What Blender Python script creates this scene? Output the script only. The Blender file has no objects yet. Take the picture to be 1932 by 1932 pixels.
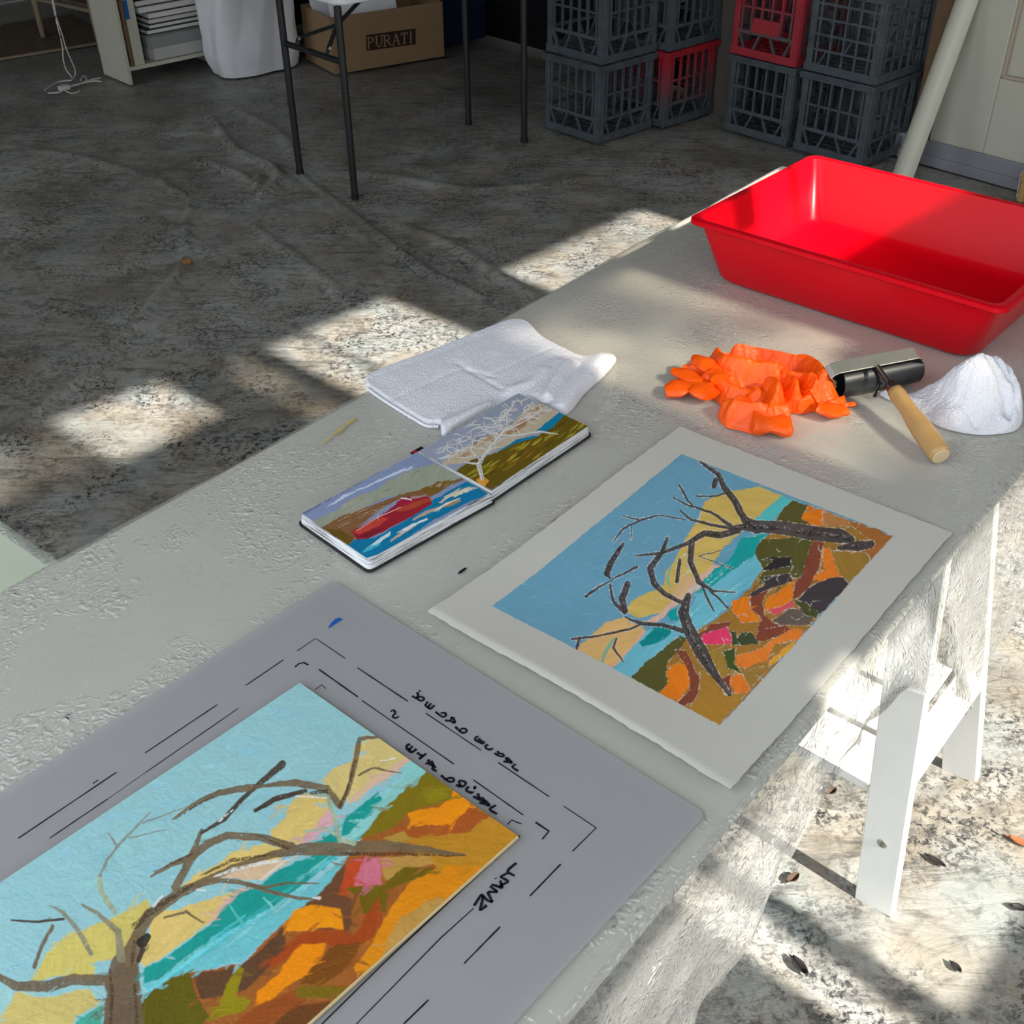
import bpy, math, random
import numpy as np
from mathutils import Matrix, Vector, noise as mnoise
random.seed(7)
rng = np.random.default_rng(11)
S = bpy.context.scene
COL = S.collection
R = math.radians
PI = math.pi

# ------------------------------------------------------------------ camera
F, PITCH, ROLL, CX, CY = 2142.168, 0.62931932, -0.0118915, 966.0, 966.0
HC, TZ = 1.6, 0.75                       # eye height, table-top height
cam_d = bpy.data.cameras.new('camera'); cam = bpy.data.objects.new('camera', cam_d); COL.objects.link(cam)
cam_d.sensor_width = 36; cam_d.lens = F / 1932 * 36; cam_d.clip_start = 0.02
cam.matrix_world = Matrix.Translation((0, 0, HC)) @ Matrix.Rotation(PI / 2 - PITCH, 4, 'X') @ Matrix.Rotation(ROLL, 4, 'Z')
S.camera = cam
cP, sP, cR, sR = math.cos(PITCH), math.sin(PITCH), math.cos(ROLL), math.sin(ROLL)
def ray(p):
    x = (p[0] - CX) / F; y = -(p[1] - CY) / F
    x, y = cR * x - sR * y, sR * x + cR * y
    return np.array([x, cP + sP * y, -sP + cP * y])
def W(p, z=0.0):
    d = ray(p); t = (z - HC) / d[2]
    return np.array([d[0] * t, d[1] * t, z])
def WP(p, n, off):
    """point on the vertical plane n.xy = off seen at pixel p"""
    d = ray(p); t = off / (n[0] * d[0] + n[1] * d[1])
    return np.array([d[0] * t, d[1] * t, HC + d[2] * t])
def proj(P):
    P = np.asarray(P, float); X = P[..., 0]; Y = P[..., 1]; Z = P[..., 2] - HC
    dep = cP * Y - sP * Z; up = sP * Y + cP * Z
    x = X / dep; y = up / dep
    x, y = cR * x + sR * y, -sR * x + cR * y
    return np.stack([CX + F * x, CY - F * y], -1)
A42 = R(42); UB = np.array([math.cos(A42), math.sin(A42)]); NB = np.array([-math.sin(A42), math.cos(A42)])
A50 = R(49.9); UT = np.array([math.cos(A50), math.sin(A50)]); NT = np.array([-math.sin(A50), math.cos(A50)])
def RM(u, n, z=0.0): q = u * UB + n * NB; return np.array([q[0], q[1], z])      # room frame
def TB(u, n, z=0.0): q = u * UT + n * NT; return np.array([q[0], q[1], z])      # table frame

# ------------------------------------------------------------------ materials
def lin(c): 
    c = c / 255.0
    return c / 12.92 if c <= 0.04045 else ((c + 0.055) / 1.055) ** 2.4
def C(r, g, b, ill=0.75): return tuple(min(0.93, lin(v) / ill) for v in (r, g, b))
def nodes(m): return m.node_tree.nodes, m.node_tree.links
def new(name):
    m = bpy.data.materials.new(name); m.use_nodes = True
    return m, m.node_tree.nodes['Principled BSDF']
def simple(name, col, rough=0.5, spec=0.4, var=0.12, scale=30, bump=0.0, bscale=200, metal=0.0, sub=0, coat=0, bdist=0.002):
    m, b = new(name); N, L = nodes(m)
    b.inputs['Roughness'].default_value = rough; b.inputs['Metallic'].default_value = metal
    b.inputs['Specular IOR Level'].default_value = spec
    if coat: b.inputs['Coat Weight'].default_value = coat; b.inputs['Coat Roughness'].default_value = 0.08
    tc = N.new('ShaderNodeTexCoord')
    nz = N.new('ShaderNodeTexNoise'); nz.inputs['Scale'].default_value = scale; nz.inputs['Detail'].default_value = 6
    L.new(tc.outputs['Object'], nz.inputs['Vector'])
    mx = N.new('ShaderNodeMix'); mx.data_type = 'RGBA'
    mx.inputs[6].default_value = (*[c * (1 - var) for c in col], 1); mx.inputs[7].default_value = (*[min(1, c * (1 + var)) for c in col], 1)
    L.new(nz.outputs['Fac'], mx.inputs[0]); L.new(mx.outputs[2], b.inputs['Base Color'])
    if bump:
        n2 = N.new('ShaderNodeTexNoise'); n2.inputs['Scale'].default_value = bscale; n2.inputs['Detail'].default_value = 4
        L.new(tc.outputs['Object'], n2.inputs['Vector'])
        bp = N.new('ShaderNodeBump'); bp.inputs['Strength'].default_value = bump; bp.inputs['Distance'].default_value = bdist
        L.new(n2.outputs['Fac'], bp.inputs['Height']); L.new(bp.outputs['Normal'], b.inputs['Normal'])
    return m
def vcol_mat(name, rough=0.5, bump=0.15, spec=0.35):
    m, b = new(name); N, L = nodes(m)
    at = N.new('ShaderNodeAttribute'); at.attribute_name = 'Pigment'
    L.new(at.outputs['Color'], b.inputs['Base Color']); b.inputs['Roughness'].default_value = rough; b.inputs['Specular IOR Level'].default_value = spec
    tc = N.new('ShaderNodeTexCoord'); n2 = N.new('ShaderNodeTexNoise'); n2.inputs['Scale'].default_value = 260; n2.inputs['Detail'].default_value = 5
    L.new(tc.outputs['Object'], n2.inputs['Vector'])
    bp = N.new('ShaderNodeBump'); bp.inputs['Strength'].default_value = bump; bp.inputs['Distance'].default_value = 0.001
    L.new(n2.outputs['Fac'], bp.inputs['Height']); L.new(bp.outputs['Normal'], b.inputs['Normal'])
    return m
def wood_mat(name, c1, c2, scale=18, rough=0.45, axis='X'):
    m, b = new(name); N, L = nodes(m)
    tc = N.new('ShaderNodeTexCoord'); mp = N.new('ShaderNodeMapping')
    sc = {'X': (0.12, 1, 1), 'Y': (1, 0.12, 1), 'Z': (1, 1, 0.12)}[axis]
    mp.inputs['Scale'].default_value = sc
    L.new(tc.outputs['Object'], mp.inputs['Vector'])
    nz = N.new('ShaderNodeTexNoise'); nz.inputs['Scale'].default_value = scale * 4; nz.inputs['Detail'].default_value = 6; nz.inputs['Distortion'].default_value = 0.6
    L.new(mp.outputs[0], nz.inputs['Vector'])
    mx = N.new('ShaderNodeMix'); mx.data_type = 'RGBA'; mx.inputs[6].default_value = (*c1, 1); mx.inputs[7].default_value = (*c2, 1)
    L.new(nz.outputs['Fac'], mx.inputs[0]); L.new(mx.outputs[2], b.inputs['Base Color'])
    b.inputs['Roughness'].default_value = rough
    return m
def film_mat(name, tint=(0.93, 0.94, 0.93), body=0.3, white=(0.78, 0.77, 0.74), rough=0.14, bump=0.5, scale=22, gloss=1.0, fine=1.0, dist=0.004, glints=False, top=0.9):
    """thin clear sheet: mostly see-through, a little milky body, crinkled gloss"""
    m = bpy.data.materials.new(name); m.use_nodes = True; N, L = nodes(m); N.clear()
    out = N.new('ShaderNodeOutputMaterial'); tr = N.new('ShaderNodeBsdfTransparent'); tr.inputs[0].default_value = (*tint, 1)
    df = N.new('ShaderNodeBsdfDiffuse'); df.inputs[0].default_value = (*white, 1)
    tl = N.new('ShaderNodeBsdfTranslucent'); tl.inputs[0].default_value = (*white, 1)
    md = N.new('ShaderNodeMixShader'); md.inputs[0].default_value = 0.35; L.new(df.outputs[0], md.inputs[1]); L.new(tl.outputs[0], md.inputs[2])
    m1 = N.new('ShaderNodeMixShader'); m1.inputs[0].default_value = body; L.new(tr.outputs[0], m1.inputs[1]); L.new(md.outputs[0], m1.inputs[2])
    gl = N.new('ShaderNodeBsdfGlossy'); gl.inputs['Roughness'].default_value = rough
    tc = N.new('ShaderNodeTexCoord')
    n1 = N.new('ShaderNodeTexNoise'); n1.inputs['Scale'].default_value = scale; n1.inputs['Detail'].default_value = 5; n1.inputs['Distortion'].default_value = 1.2
    n1.noise_type = 'RIDGED_MULTIFRACTAL'
    n2 = N.new('ShaderNodeTexVoronoi'); n2.feature = 'DISTANCE_TO_EDGE'; n2.inputs['Scale'].default_value = scale * 2.1
    n3 = N.new('ShaderNodeTexNoise'); n3.inputs['Scale'].default_value = 9; n3.inputs['Detail'].default_value = 3
    dv = N.new('ShaderNodeVectorMath'); dv.operation = 'ADD'
    L.new(tc.outputs['Object'], n3.inputs['Vector']); L.new(tc.outputs['Object'], dv.inputs[0]); L.new(n3.outputs['Color'], dv.inputs[1])
    L.new(tc.outputs['Object'], n1.inputs['Vector']); L.new(dv.outputs[0], n2.inputs['Vector'])
    ad = N.new('ShaderNodeMath'); ad.operation = 'MULTIPLY_ADD'; ad.inputs[1].default_value = fine; L.new(n2.outputs['Distance'], ad.inputs[0]); L.new(n1.outputs['Fac'], ad.inputs[2])
    bp = N.new('ShaderNodeBump'); bp.inputs['Strength'].default_value = bump; bp.inputs['Distance'].default_value = dist
    L.new(ad.outputs[0], bp.inputs['Height']); L.new(bp.outputs['Normal'], gl.inputs['Normal'])
    if glints:
        # tight crinkles come in clusters
        n4 = N.new('ShaderNodeTexNoise'); n4.inputs['Scale'].default_value = 5.5; n4.inputs['Detail'].default_value = 3; L.new(tc.outputs['Object'], n4.inputs['Vector'])
        cr = N.new('ShaderNodeValToRGB'); cr.color_ramp.elements[0].position = 0.48; cr.color_ramp.elements[0].color = (0, 0, 0, 1); cr.color_ramp.elements[1].position = 0.58; L.new(n4.outputs['Fac'], cr.inputs[0])
        n5 = N.new('ShaderNodeTexNoise'); n5.noise_type = 'RIDGED_MULTIFRACTAL'; n5.inputs['Scale'].default_value = 70; n5.inputs['Detail'].default_value = 3; n5.inputs['Distortion'].default_value = 1.5; L.new(tc.outputs['Object'], n5.inputs['Vector'])
        mu = N.new('ShaderNodeMath'); mu.operation = 'MULTIPLY'; L.new(cr.outputs[0], mu.inputs[0]); L.new(n5.outputs['Fac'], mu.inputs[1])
        b2 = N.new('ShaderNodeBump'); b2.inputs['Strength'].default_value = 1.0; b2.inputs['Distance'].default_value = 0.016; L.new(mu.outputs[0], b2.inputs['Height']); L.new(bp.outputs['Normal'], b2.inputs['Normal']); L.new(b2.outputs['Normal'], gl.inputs['Normal']); bp = b2
    fr = N.new('ShaderNodeLayerWeight'); fr.inputs['Blend'].default_value = 0.5; L.new(bp.outputs['Normal'], fr.inputs['Normal'])
    pw = N.new('ShaderNodeMath'); pw.operation = 'POWER'; pw.inputs[1].default_value = 4.0; L.new(fr.outputs['Facing'], pw.inputs[0])
    sl = N.new('ShaderNodeMath'); sl.operation = 'MULTIPLY_ADD'; sl.inputs[1].default_value = top; sl.inputs[2].default_value = 0.05; L.new(pw.outputs[0], sl.inputs[0])
    fm = N.new('ShaderNodeMath'); fm.operation = 'MULTIPLY'; fm.inputs[1].default_value = gloss; fm.use_clamp = True; L.new(sl.outputs[0], fm.inputs[0])
    if glints:
        # bunched film reflects more: thin bright creases inside the clusters
        r5 = N.new('ShaderNodeValToRGB'); r5.color_ramp.elements[0].position = 0.50; r5.color_ramp.elements[0].color = (0, 0, 0, 1); r5.color_ramp.elements[1].position = 0.85; L.new(n5.outputs['Fac'], r5.inputs[0])
        g1 = N.new('ShaderNodeMath'); g1.operation = 'MULTIPLY'; L.new(r5.outputs[0], g1.inputs[0]); L.new(cr.outputs[0], g1.inputs[1])
        g2 = N.new('ShaderNodeMath'); g2.operation = 'MULTIPLY_ADD'; g2.inputs[1].default_value = 7.0; g2.inputs[2].default_value = 1.0; L.new(g1.outputs[0], g2.inputs[0])
        g3 = N.new('ShaderNodeMath'); g3.operation = 'MULTIPLY'; g3.use_clamp = True; L.new(fm.outputs[0], g3.inputs[0]); L.new(g2.outputs[0], g3.inputs[1]); fm = g3
    m2 = N.new('ShaderNodeMixShader'); L.new(fm.outputs[0], m2.inputs[0]); L.new(m1.outputs[0], m2.inputs[1]); L.new(gl.outputs[0], m2.inputs[2])
    L.new(m2.outputs[0], out.inputs[0])
    return m

M = {}
M['metal_black'] = simple('black_painted_steel', (0.012, 0.013, 0.016), 0.42, 0.5)
M['white_wood'] = simple('white_painted_wood', (0.80, 0.79, 0.75), 0.5, 0.4, 0.05, 14, 0.1, 60)
M['table_top'] = simple('pale_table_board', (0.70, 0.67, 0.61), 0.6, 0.3, 0.05, 8)
M['film'] = film_mat('clear_plastic_film', body=0.28, white=(0.84, 0.82, 0.77), bump=0.5, scale=13, gloss=2.2, rough=0.12, glints=True, top=0.16)
M['film_drape'] = film_mat('hanging_plastic_film', body=0.25, white=(0.90, 0.89, 0.86), bump=0.9, scale=12, gloss=2.2, rough=0.15, fine=0.6, dist=0.007, top=0.32)
M['acrylic'] = film_mat('grey_acrylic', tint=(0.93, 0.925, 0.935), body=0.55, white=(0.66, 0.65, 0.665), rough=0.08, bump=0.05, scale=6, fine=0.2)
M['red'] = simple('red_plastic', (0.68, 0.001, 0.010), 0.30, 0.18, 0.02, 10)
M['orange'] = simple('orange_rubber', (0.92, 0.10, 0.002), 0.42, 0.35, 0.05, 40, 0.35, 150, bdist=0.003)
M['terry'] = simple('white_terry', (0.87, 0.86, 0.92), 0.95, 0.05, 0.05, 420, 0.7, 430, bdist=0.004)
M['terry_hem'] = simple('white_hem', (0.82, 0.81, 0.86), 0.9, 0.05, 0.04, 200, 0.4, 700)
M['steel'] = simple('brushed_steel', (0.55, 0.56, 0.52), 0.36, 0.5, 0.15, 60, 0.08, 300, metal=0.85)
M['rubber'] = simple('black_roller_rubber', (0.022, 0.024, 0.027), 0.30, 0.5, 0.1, 50)
M['handle_wood'] = wood_mat('turned_beech', (0.40, 0.235, 0.085), (0.49, 0.30, 0.12), 14, 0.35, 'X')
M['cut_wood'] = simple('end_grain', (0.66, 0.50, 0.30), 0.6, 0.2)
M['paper'] = simple('cotton_paper', C(178, 174, 166), 0.85, 0.1, 0.03, 12, 0.12, 300, bdist=0.001)
M['white_pages'] = simple('white_book_pages', (0.80, 0.79, 0.76), 0.8, 0.1, 0.06, 60)
M['page'] = simple('sketchbook_pages', (0.62, 0.62, 0.62), 0.8, 0.1, 0.15, 120)
M['cover'] = simple('black_book_cover', (0.012, 0.012, 0.014), 0.4, 0.4)
M['ribbon'] = simple('red_ribbon', (0.45, 0.01, 0.05), 0.5, 0.3)
M['ink'] = simple('black_marker_ink', (0.012, 0.010, 0.02), 0.4, 0.4)
M['blue_ink'] = simple('blue_marker_ink', C(28, 78, 150), 0.5, 0.3)
M['panel_edge'] = simple('bare_panel_edge', (0.72, 0.55, 0.30), 0.6, 0.2)
M['pigment_oil'] = vcol_mat('oil_pigment', 0.42, 0.35)
M['pigment_print'] = vcol_mat('print_pigment', 0.6, 0.2, 0.25)
M['pigment_gouache'] = vcol_mat('gouache_pigment', 0.55, 0.1, 0.25)
M['crate'] = simple('grey_crate_plastic', (0.078, 0.093, 0.107), 0.42, 0.5, 0.65, 22)
M['crate_red'] = simple('red_crate_plastic', (0.40, 0.03, 0.045), 0.5, 0.4, 0.3, 14)
M['cream'] = simple('cream_painted_board', (0.60, 0.575, 0.48), 0.6, 0.3, 0.06, 6, 0.15, 20)
M['moulding_shade'] = simple('cream_moulding_shade', (0.50, 0.42, 0.33), 0.6, 0.3)  # browner cream draws the shading along the door recess
M['grey_paint'] = simple('grey_wall_paint', (0.30, 0.295, 0.33), 0.75, 0.2, 0.08, 5)
M['dim_paint'] = simple('dim_plaster', (0.34, 0.325, 0.30), 0.8, 0.2, 0.1, 4)
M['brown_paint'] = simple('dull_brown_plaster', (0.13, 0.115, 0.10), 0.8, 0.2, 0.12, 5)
M['wall_shade'] = simple('black_wall_shade', (0.006, 0.006, 0.008), 0.8, 0.2, 0.2, 3)  # near-black colour stands in for shade on the unlit back walls
M['card'] = wood_mat('corrugated_card', (0.30, 0.185, 0.095), (0.34, 0.215, 0.115), 3, 0.8, 'X')
M['print_brown'] = simple('brown_print', (0.05, 0.028, 0.022), 0.8, 0.1)
M['navy'] = simple('navy_plastic', (0.008, 0.014, 0.05), 0.5, 0.4)
M['white_bag'] = simple('white_woven_sack', (0.84, 0.83, 0.86), 0.55, 0.3, 0.05, 20, 0.25, 90)
M['blue_tape'] = simple('blue_tape', (0.01, 0.12, 0.38), 0.6, 0.3)
M['hardboard'] = simple('brown_hardboard', (0.22, 0.13, 0.075), 0.7, 0.2)
M['cream_card'] = simple('cream_card', (0.60, 0.58, 0.47), 0.7, 0.2, 0.08, 9)
M['white_cord'] = simple('white_cord', (0.62, 0.61, 0.60), 0.6, 0.3)
M['chair_wood'] = wood_mat('worn_chair_wood', (0.27, 0.20, 0.13), (0.36, 0.27, 0.18), 12, 0.5, 'Z')
M['green_board'] = simple('pale_green_board', (0.62, 0.68, 0.54), 0.5, 0.3, 0.08, 10)
M['pine'] = wood_mat('pine_block', (0.50, 0.28, 0.09), (0.60, 0.36, 0.14), 12, 0.5, 'Z')
M['leaf_brown'] = simple('dry_leaf', (0.10, 0.065, 0.045), 0.7, 0.2, 0.3, 80)
M['leaf_dark'] = simple('dark_leaf', (0.03, 0.026, 0.026), 0.6, 0.3, 0.3, 80)
M['leaf_orange'] = simple('orange_leaf', (0.40, 0.13, 0.05), 0.7, 0.2, 0.3, 80)
M['cork'] = simple('cork', (0.33, 0.16, 0.07), 0.8, 0.1, 0.3, 200)
M['yellow_paint'] = simple('yellow_paint_smear', (0.58, 0.46, 0.16), 0.4, 0.4)
M['bronze'] = simple('ferrule_metal', (0.18, 0.14, 0.12), 0.3, 0.5, metal=1.0)
M['dimming_glass'] = bpy.data.materials.new('sun_dimming_glass'); M['dimming_glass'].use_nodes = True  # patchy see-through tint, added to dim the sun
def _dg():
    N, L = nodes(M['dimming_glass']); N.clear(); o = N.new('ShaderNodeOutputMaterial'); t = N.new('ShaderNodeBsdfTransparent')
    tc = N.new('ShaderNodeTexCoord'); nz = N.new('ShaderNodeTexNoise'); nz.inputs['Scale'].default_value = 5; nz.inputs['Detail'].default_value = 2
    cr = N.new('ShaderNodeValToRGB'); cr.color_ramp.elements[0].position = 0.38; cr.color_ramp.elements[0].color = (0.24, 0.24, 0.23, 1)
    cr.color_ramp.elements[1].position = 0.62; cr.color_ramp.elements[1].color = (0.62, 0.60, 0.56, 1)
    L.new(tc.outputs['Object'], nz.inputs['Vector']); L.new(nz.outputs['Fac'], cr.inputs[0]); L.new(cr.outputs[0], t.inputs[0]); L.new(t.outputs[0], o.inputs[0])
_dg()

# ------------------------------------------------------------------ mesh helpers
class MB:
    def __init__(s): s.v = []; s.f = []; s.n = 0
    def add(s, V, Fc):
        V = np.asarray(V, float).reshape(-1, 3); s.v.append(V); s.f += [tuple(i + s.n for i in q) for q in Fc]; s.n += len(V)
    def box(s, o, ex, ey, ez):
        """corner o and three edge vectors"""
        o, ex, ey, ez = [np.asarray(a, float) for a in (o, ex, ey, ez)]
        P = [o, o + ex, o + ex + ey, o + ey]; P += [p + ez for p in P]
        if np.dot(np.cross(ex, ey), ez) < 0: P = P[4:] + P[:4]
        s.add(P, [(3, 2, 1, 0), (4, 5, 6, 7), (0, 1, 5, 4), (1, 2, 6, 5), (2, 3, 7, 6), (3, 0, 4, 7)])
    def bar(s, a, b, w, d, side):
        """rectangular bar from a to b; w along side, d across"""
        a, b, side = [np.asarray(x, float) for x in (a, b, side)]
        ax = b - a; side = side - ax * np.dot(side, ax) / np.dot(ax, ax); side /= np.linalg.norm(side)
        th = np.cross(ax, side); th /= np.linalg.norm(th)
        s.box(a - side * w / 2 - th * d / 2, side * w, th * d, ax)
    def prism(s, poly, z0, z1):
        n = len(poly); V = [(p[0], p[1], z0) for p in poly] + [(p[0], p[1], z1) for p in poly]
        area = sum(poly[i][0] * poly[(i + 1) % n][1] - poly[(i + 1) % n][0] * poly[i][1] for i in range(n))
        Fc = [tuple(range(n - 1, -1, -1)), tuple(range(n, 2 * n))] + [(i, (i + 1) % n, n + (i + 1) % n, n + i) for i in range(n)]
        if area < 0: Fc = [tuple(reversed(q)) for q in Fc]
        s.add(V, Fc)
    def tube(s, pts, r, k=10, flat=1.0, cap=True, up=(0, 0, 1)):
        pts = [np.asarray(p, float) for p in pts]; n = len(pts); rr = r if hasattr(r, '__len__') else [r] * n
        V = []; up = np.asarray(up, float)
        for i, p in enumerate(pts):
            t = pts[min(i + 1, n - 1)] - pts[max(i - 1, 0)]; t /= np.linalg.norm(t) + 1e-12
            x = np.cross(t, up); 
            if np.linalg.norm(x) < 1e-3: x = np.cross(t, (1, 0, 0))
            x /= np.linalg.norm(x); y = np.cross(x, t)
            for j in range(k):
                a = 2 * PI * j / k; V.append(p + rr[i] * (math.cos(a) * x + flat * math.sin(a) * y))
        Fc = [(i * k + j, i * k + (j + 1) % k, (i + 1) * k + (j + 1) % k, (i + 1) * k + j) for i in range(n - 1) for j in range(k)]
        if cap: Fc += [tuple(range(k - 1, -1, -1)), tuple(range((n - 1) * k, n * k))]
        s.add(V, Fc)
    def lathe(s, a, b, prof, k=24):
        """prof: (t along a->b in metres, radius)"""
        a, b = np.asarray(a, float), np.asarray(b, float); ax = b - a; ax /= np.linalg.norm(ax)
        s.tube([a + ax * t for t, _ in prof], [r for _, r in prof], k)
    def grid(s, P, close=False):
        P = np.asarray(P, float); h, w = P.shape[:2]
        s.add(P.reshape(-1, 3), [(i * w + j, i * w + j + 1, (i + 1) * w + j + 1, (i + 1) * w + j) for i in range(h - 1) for j in range(w - 1)])
    def build(s, name, m, parent=None, smooth=None, bevel=0.0, seg=2):
        V = np.concatenate(s.v); 
        if parent is not None: V = (V - np.array(parent.location))
        if parent is not None and parent.parent is not None: V = V - np.array(parent.parent.location)
        me = bpy.data.meshes.new(name); me.from_pydata(V.tolist(), [], s.f); me.update()
        if m: me.materials.append(m)
        if smooth: me.shade_smooth(); me.set_sharp_from_angle(angle=R(smooth))
        o = bpy.data.objects.new(name, me); COL.objects.link(o)
        if parent is not None: o.parent = parent
        if bevel:
            b = o.modifiers.new('bevel', 'BEVEL'); b.width = bevel; b.segments = seg; b.limit_method = 'ANGLE'
        return o
def tag(o, label, cat, group=None, kind=None):
    if label: o['label'] = label
    if cat: o['category'] = cat
    if group: o['group'] = group
    if kind: o['kind'] = kind
    return o
def thing(name, label, cat, loc, group=None):
    o = bpy.data.objects.new(name, None); COL.objects.link(o); o.location = tuple(float(x) for x in loc); o.empty_display_size = 0.05
    return tag(o, label, cat, group)
def struct(mb, name, m, **k): return tag(mb.build(name, m, **k), None, None, kind='structure')
def fast_grid(name, P, col, m, parent, smooth=True):
    """dense grid with a pigment colour per point"""
    h, w = P.shape[:2]; V = P.reshape(-1, 3) - np.array(parent.location)
    me = bpy.data.meshes.new(name); me.vertices.add(h * w); me.vertices.foreach_set('co', V.astype(np.float32).ravel())
    idx = np.arange(h * w).reshape(h, w)
    q = np.stack([idx[:-1, :-1], idx[:-1, 1:], idx[1:, 1:], idx[1:, :-1]], -1).reshape(-1, 4)
    a = P[0, 1] - P[0, 0]; b = P[1, 0] - P[0, 0]
    if np.cross(a, b)[2] < 0: q = q[:, ::-1]
    nf = len(q); me.loops.add(nf * 4); me.loops.foreach_set('vertex_index', q.astype(np.int32).ravel())
    me.polygons.add(nf); me.polygons.foreach_set('loop_start', np.arange(0, nf * 4, 4, dtype=np.int32)); 
    me.update(calc_edges=True); me.validate()
    if smooth: me.polygons.foreach_set('use_smooth', np.ones(nf, bool))
    if col is not None:
        ca = me.color_attributes.new('Pigment', 'FLOAT_COLOR', 'POINT')
        ca.data.foreach_set('color', np.concatenate([col.reshape(-1, 3), np.ones((h * w, 1))], 1).astype(np.float32).ravel())
    me.materials.append(m)
    o = bpy.data.objects.new(name, me); COL.objects.link(o); o.parent = parent
    return o
_LAT = rng.random((256, 256))
def vn(x, y, s=0):
    x = np.asarray(x, float) + s * 17.31; y = np.asarray(y, float) + s * 5.77
    xi = np.floor(x).astype(int); yi = np.floor(y).astype(int); fx = x - xi; fy = y - yi
    fx = fx * fx * (3 - 2 * fx); fy = fy * fy * (3 - 2 * fy)
    g = lambda a, b: _LAT[a & 255, b & 255]
    return (g(xi, yi) * (1 - fx) + g(xi + 1, yi) * fx) * (1 - fy) + (g(xi, yi + 1) * (1 - fx) + g(xi + 1, yi + 1) * fx) * fy
def fb(x, y, s=0, o=4):
    t = 0; a = 0.5
    for i in range(o): t = t + a * vn(x * 2 ** i, y * 2 ** i, s + i); a *= 0.5
    return t / (1 - 0.5 ** o)
def inpoly(x, y, poly):
    c = np.zeros(x.shape, bool); n = len(poly); j = n - 1
    for i in range(n):
        xi, yi = poly[i]; xj, yj = poly[j]
        if yi != yj:
            c ^= ((yi > y) != (yj > y)) & (x < (xj - xi) * (y - yi) / (yj - yi) + xi)
        j = i
    return c
class Paint:
    def __init__(s, P, off, sc, base, ill=0.75, strong=0.10, wob=7):
        q = (proj(P) - np.array(off)) * sc; s.x = q[..., 0]; s.y = q[..., 1]; s.ill = ill; s.k = 0; s.gap = 0; s.gapcol = None; s.strong = strong
        s.wx = s.x + wob * (fb(s.x / 26, s.y / 26, 1) - 0.5) * 2; s.wy = s.y + wob * (fb(s.x / 26, s.y / 26, 2) - 0.5) * 2
        s.col = np.zeros(s.x.shape + (3,)); s.h = np.zeros(s.x.shape); s.fill(np.ones(s.x.shape, bool), base, var=strong * 0.45)
    raw = None
    def c(s, rgb): return s.raw if s.raw is not None else np.array(C(*rgb, ill=s.ill))
    def fill(s, m, rgb, al=None, ang=None, var=None):
        s.k += 1; k = s.k; a = (k * 37 % 180 if ang is None else ang) * PI / 180
        x, y = s.x[m], s.y[m]; u = x * math.cos(a) + y * math.sin(a); v = -x * math.sin(a) + y * math.cos(a)
        w_ = 18 * (fb(x / 60, y / 60, k + 9, 2) - 0.5); b = fb(u / 60, (v + w_) / 11, k, 3) - 0.5; b2 = fb(u / 110, v / 80, k + 5, 3) - 0.5
        sv = s.strong if var is None else var
        cc = s.c(rgb)[None] * (1 + sv * 3.2 * b[:, None] + sv * 2.2 * b2[:, None])
        if al is None: s.col[m] = cc
        else: s.col[m] = s.col[m] * (1 - al[m][:, None]) + cc * al[m][:, None]
        s.h[m] = b * 0.5 + 0.15 * (k % 3)
    def poly(s, pts, rgb, ang=None, var=None):
        if s.gap: s.stroke([(x, y, s.gap) for x, y in list(pts) + [pts[0]]], s.gapcol, 0.9, dry=0.46)
        m = inpoly(s.wx, s.wy, pts)
        if m.any(): s.fill(m, rgb, ang=ang, var=var)
    def stroke(s, pts, rgb, al=1.0, grow=0.0, var=None, dry=0.0, hard=False):
        xs = [p[0] for p in pts]; ys = [p[1] for p in pts]; mw = max(p[2] for p in pts) + grow
        X, Y = (s.x, s.y) if hard else (s.x + (s.wx - s.x) * 0.45, s.y + (s.wy - s.y) * 0.45)
        bb = (X > min(xs) - mw) & (X < max(xs) + mw) & (Y > min(ys) - mw) & (Y < max(ys) + mw)
        if not bb.any(): return
        x, y = X[bb], Y[bb]; best = np.full(x.shape, -1e9)
        for (x0, y0, w0), (x1, y1, w1) in zip(pts[:-1], pts[1:]):
            dx, dy = x1 - x0, y1 - y0; t = np.clip(((x - x0) * dx + (y - y0) * dy) / (dx * dx + dy * dy + 1e-9), 0, 1)
            best = np.maximum(best, (w0 + (w1 - w0) * t + grow) / 2 - np.hypot(x - x0 - t * dx, y - y0 - t * dy))
        A = np.zeros(s.x.shape); a = np.clip(best / 1.6 + 0.5, 0, 1) * al
        if dry: a = a * np.clip((fb(x / 5, y / 5, s.k + 3, 2) - dry) * 6, 0, 1)
        A[bb] = a; m = A > 0.02
        if m.any(): s.fill(m, rgb, al=A, var=var)
def dabs(A, n, box, ang=(-60, 20), ln=(15, 50), wd=(5, 13), al=0.75, dry=0.25, jit=0.10, seed=3):
    """short brush marks that pick up the colour they start from"""
    rg = random.Random(seed); x0, y0, x1, y1 = box
    sel = np.argwhere((A.x > x0) & (A.x < x1) & (A.y > y0) & (A.y < y1))
    for _ in range(n):
        i, j = sel[rg.randrange(len(sel))]; c = A.col[i, j] * (1 + rg.uniform(-jit, jit)); x, y = A.x[i, j], A.y[i, j]
        a = R(rg.uniform(*ang)); l = rg.uniform(*ln); b = a + rg.uniform(-0.4, 0.4); w = rg.uniform(*wd)
        if rg.random() < 0.5: a += PI; b += PI
        A.raw = np.clip(c, 0.003, 0.93); A.stroke([(x, y, w * 0.5), (x + l * math.cos(a), y + l * math.sin(a), w), (x + l * math.cos(a) + l * 0.7 * math.cos(b), y + l * math.sin(a) + l * 0.7 * math.sin(b), w * 0.3)], None, al, dry=dry, var=0.03)
    A.raw = None
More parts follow.
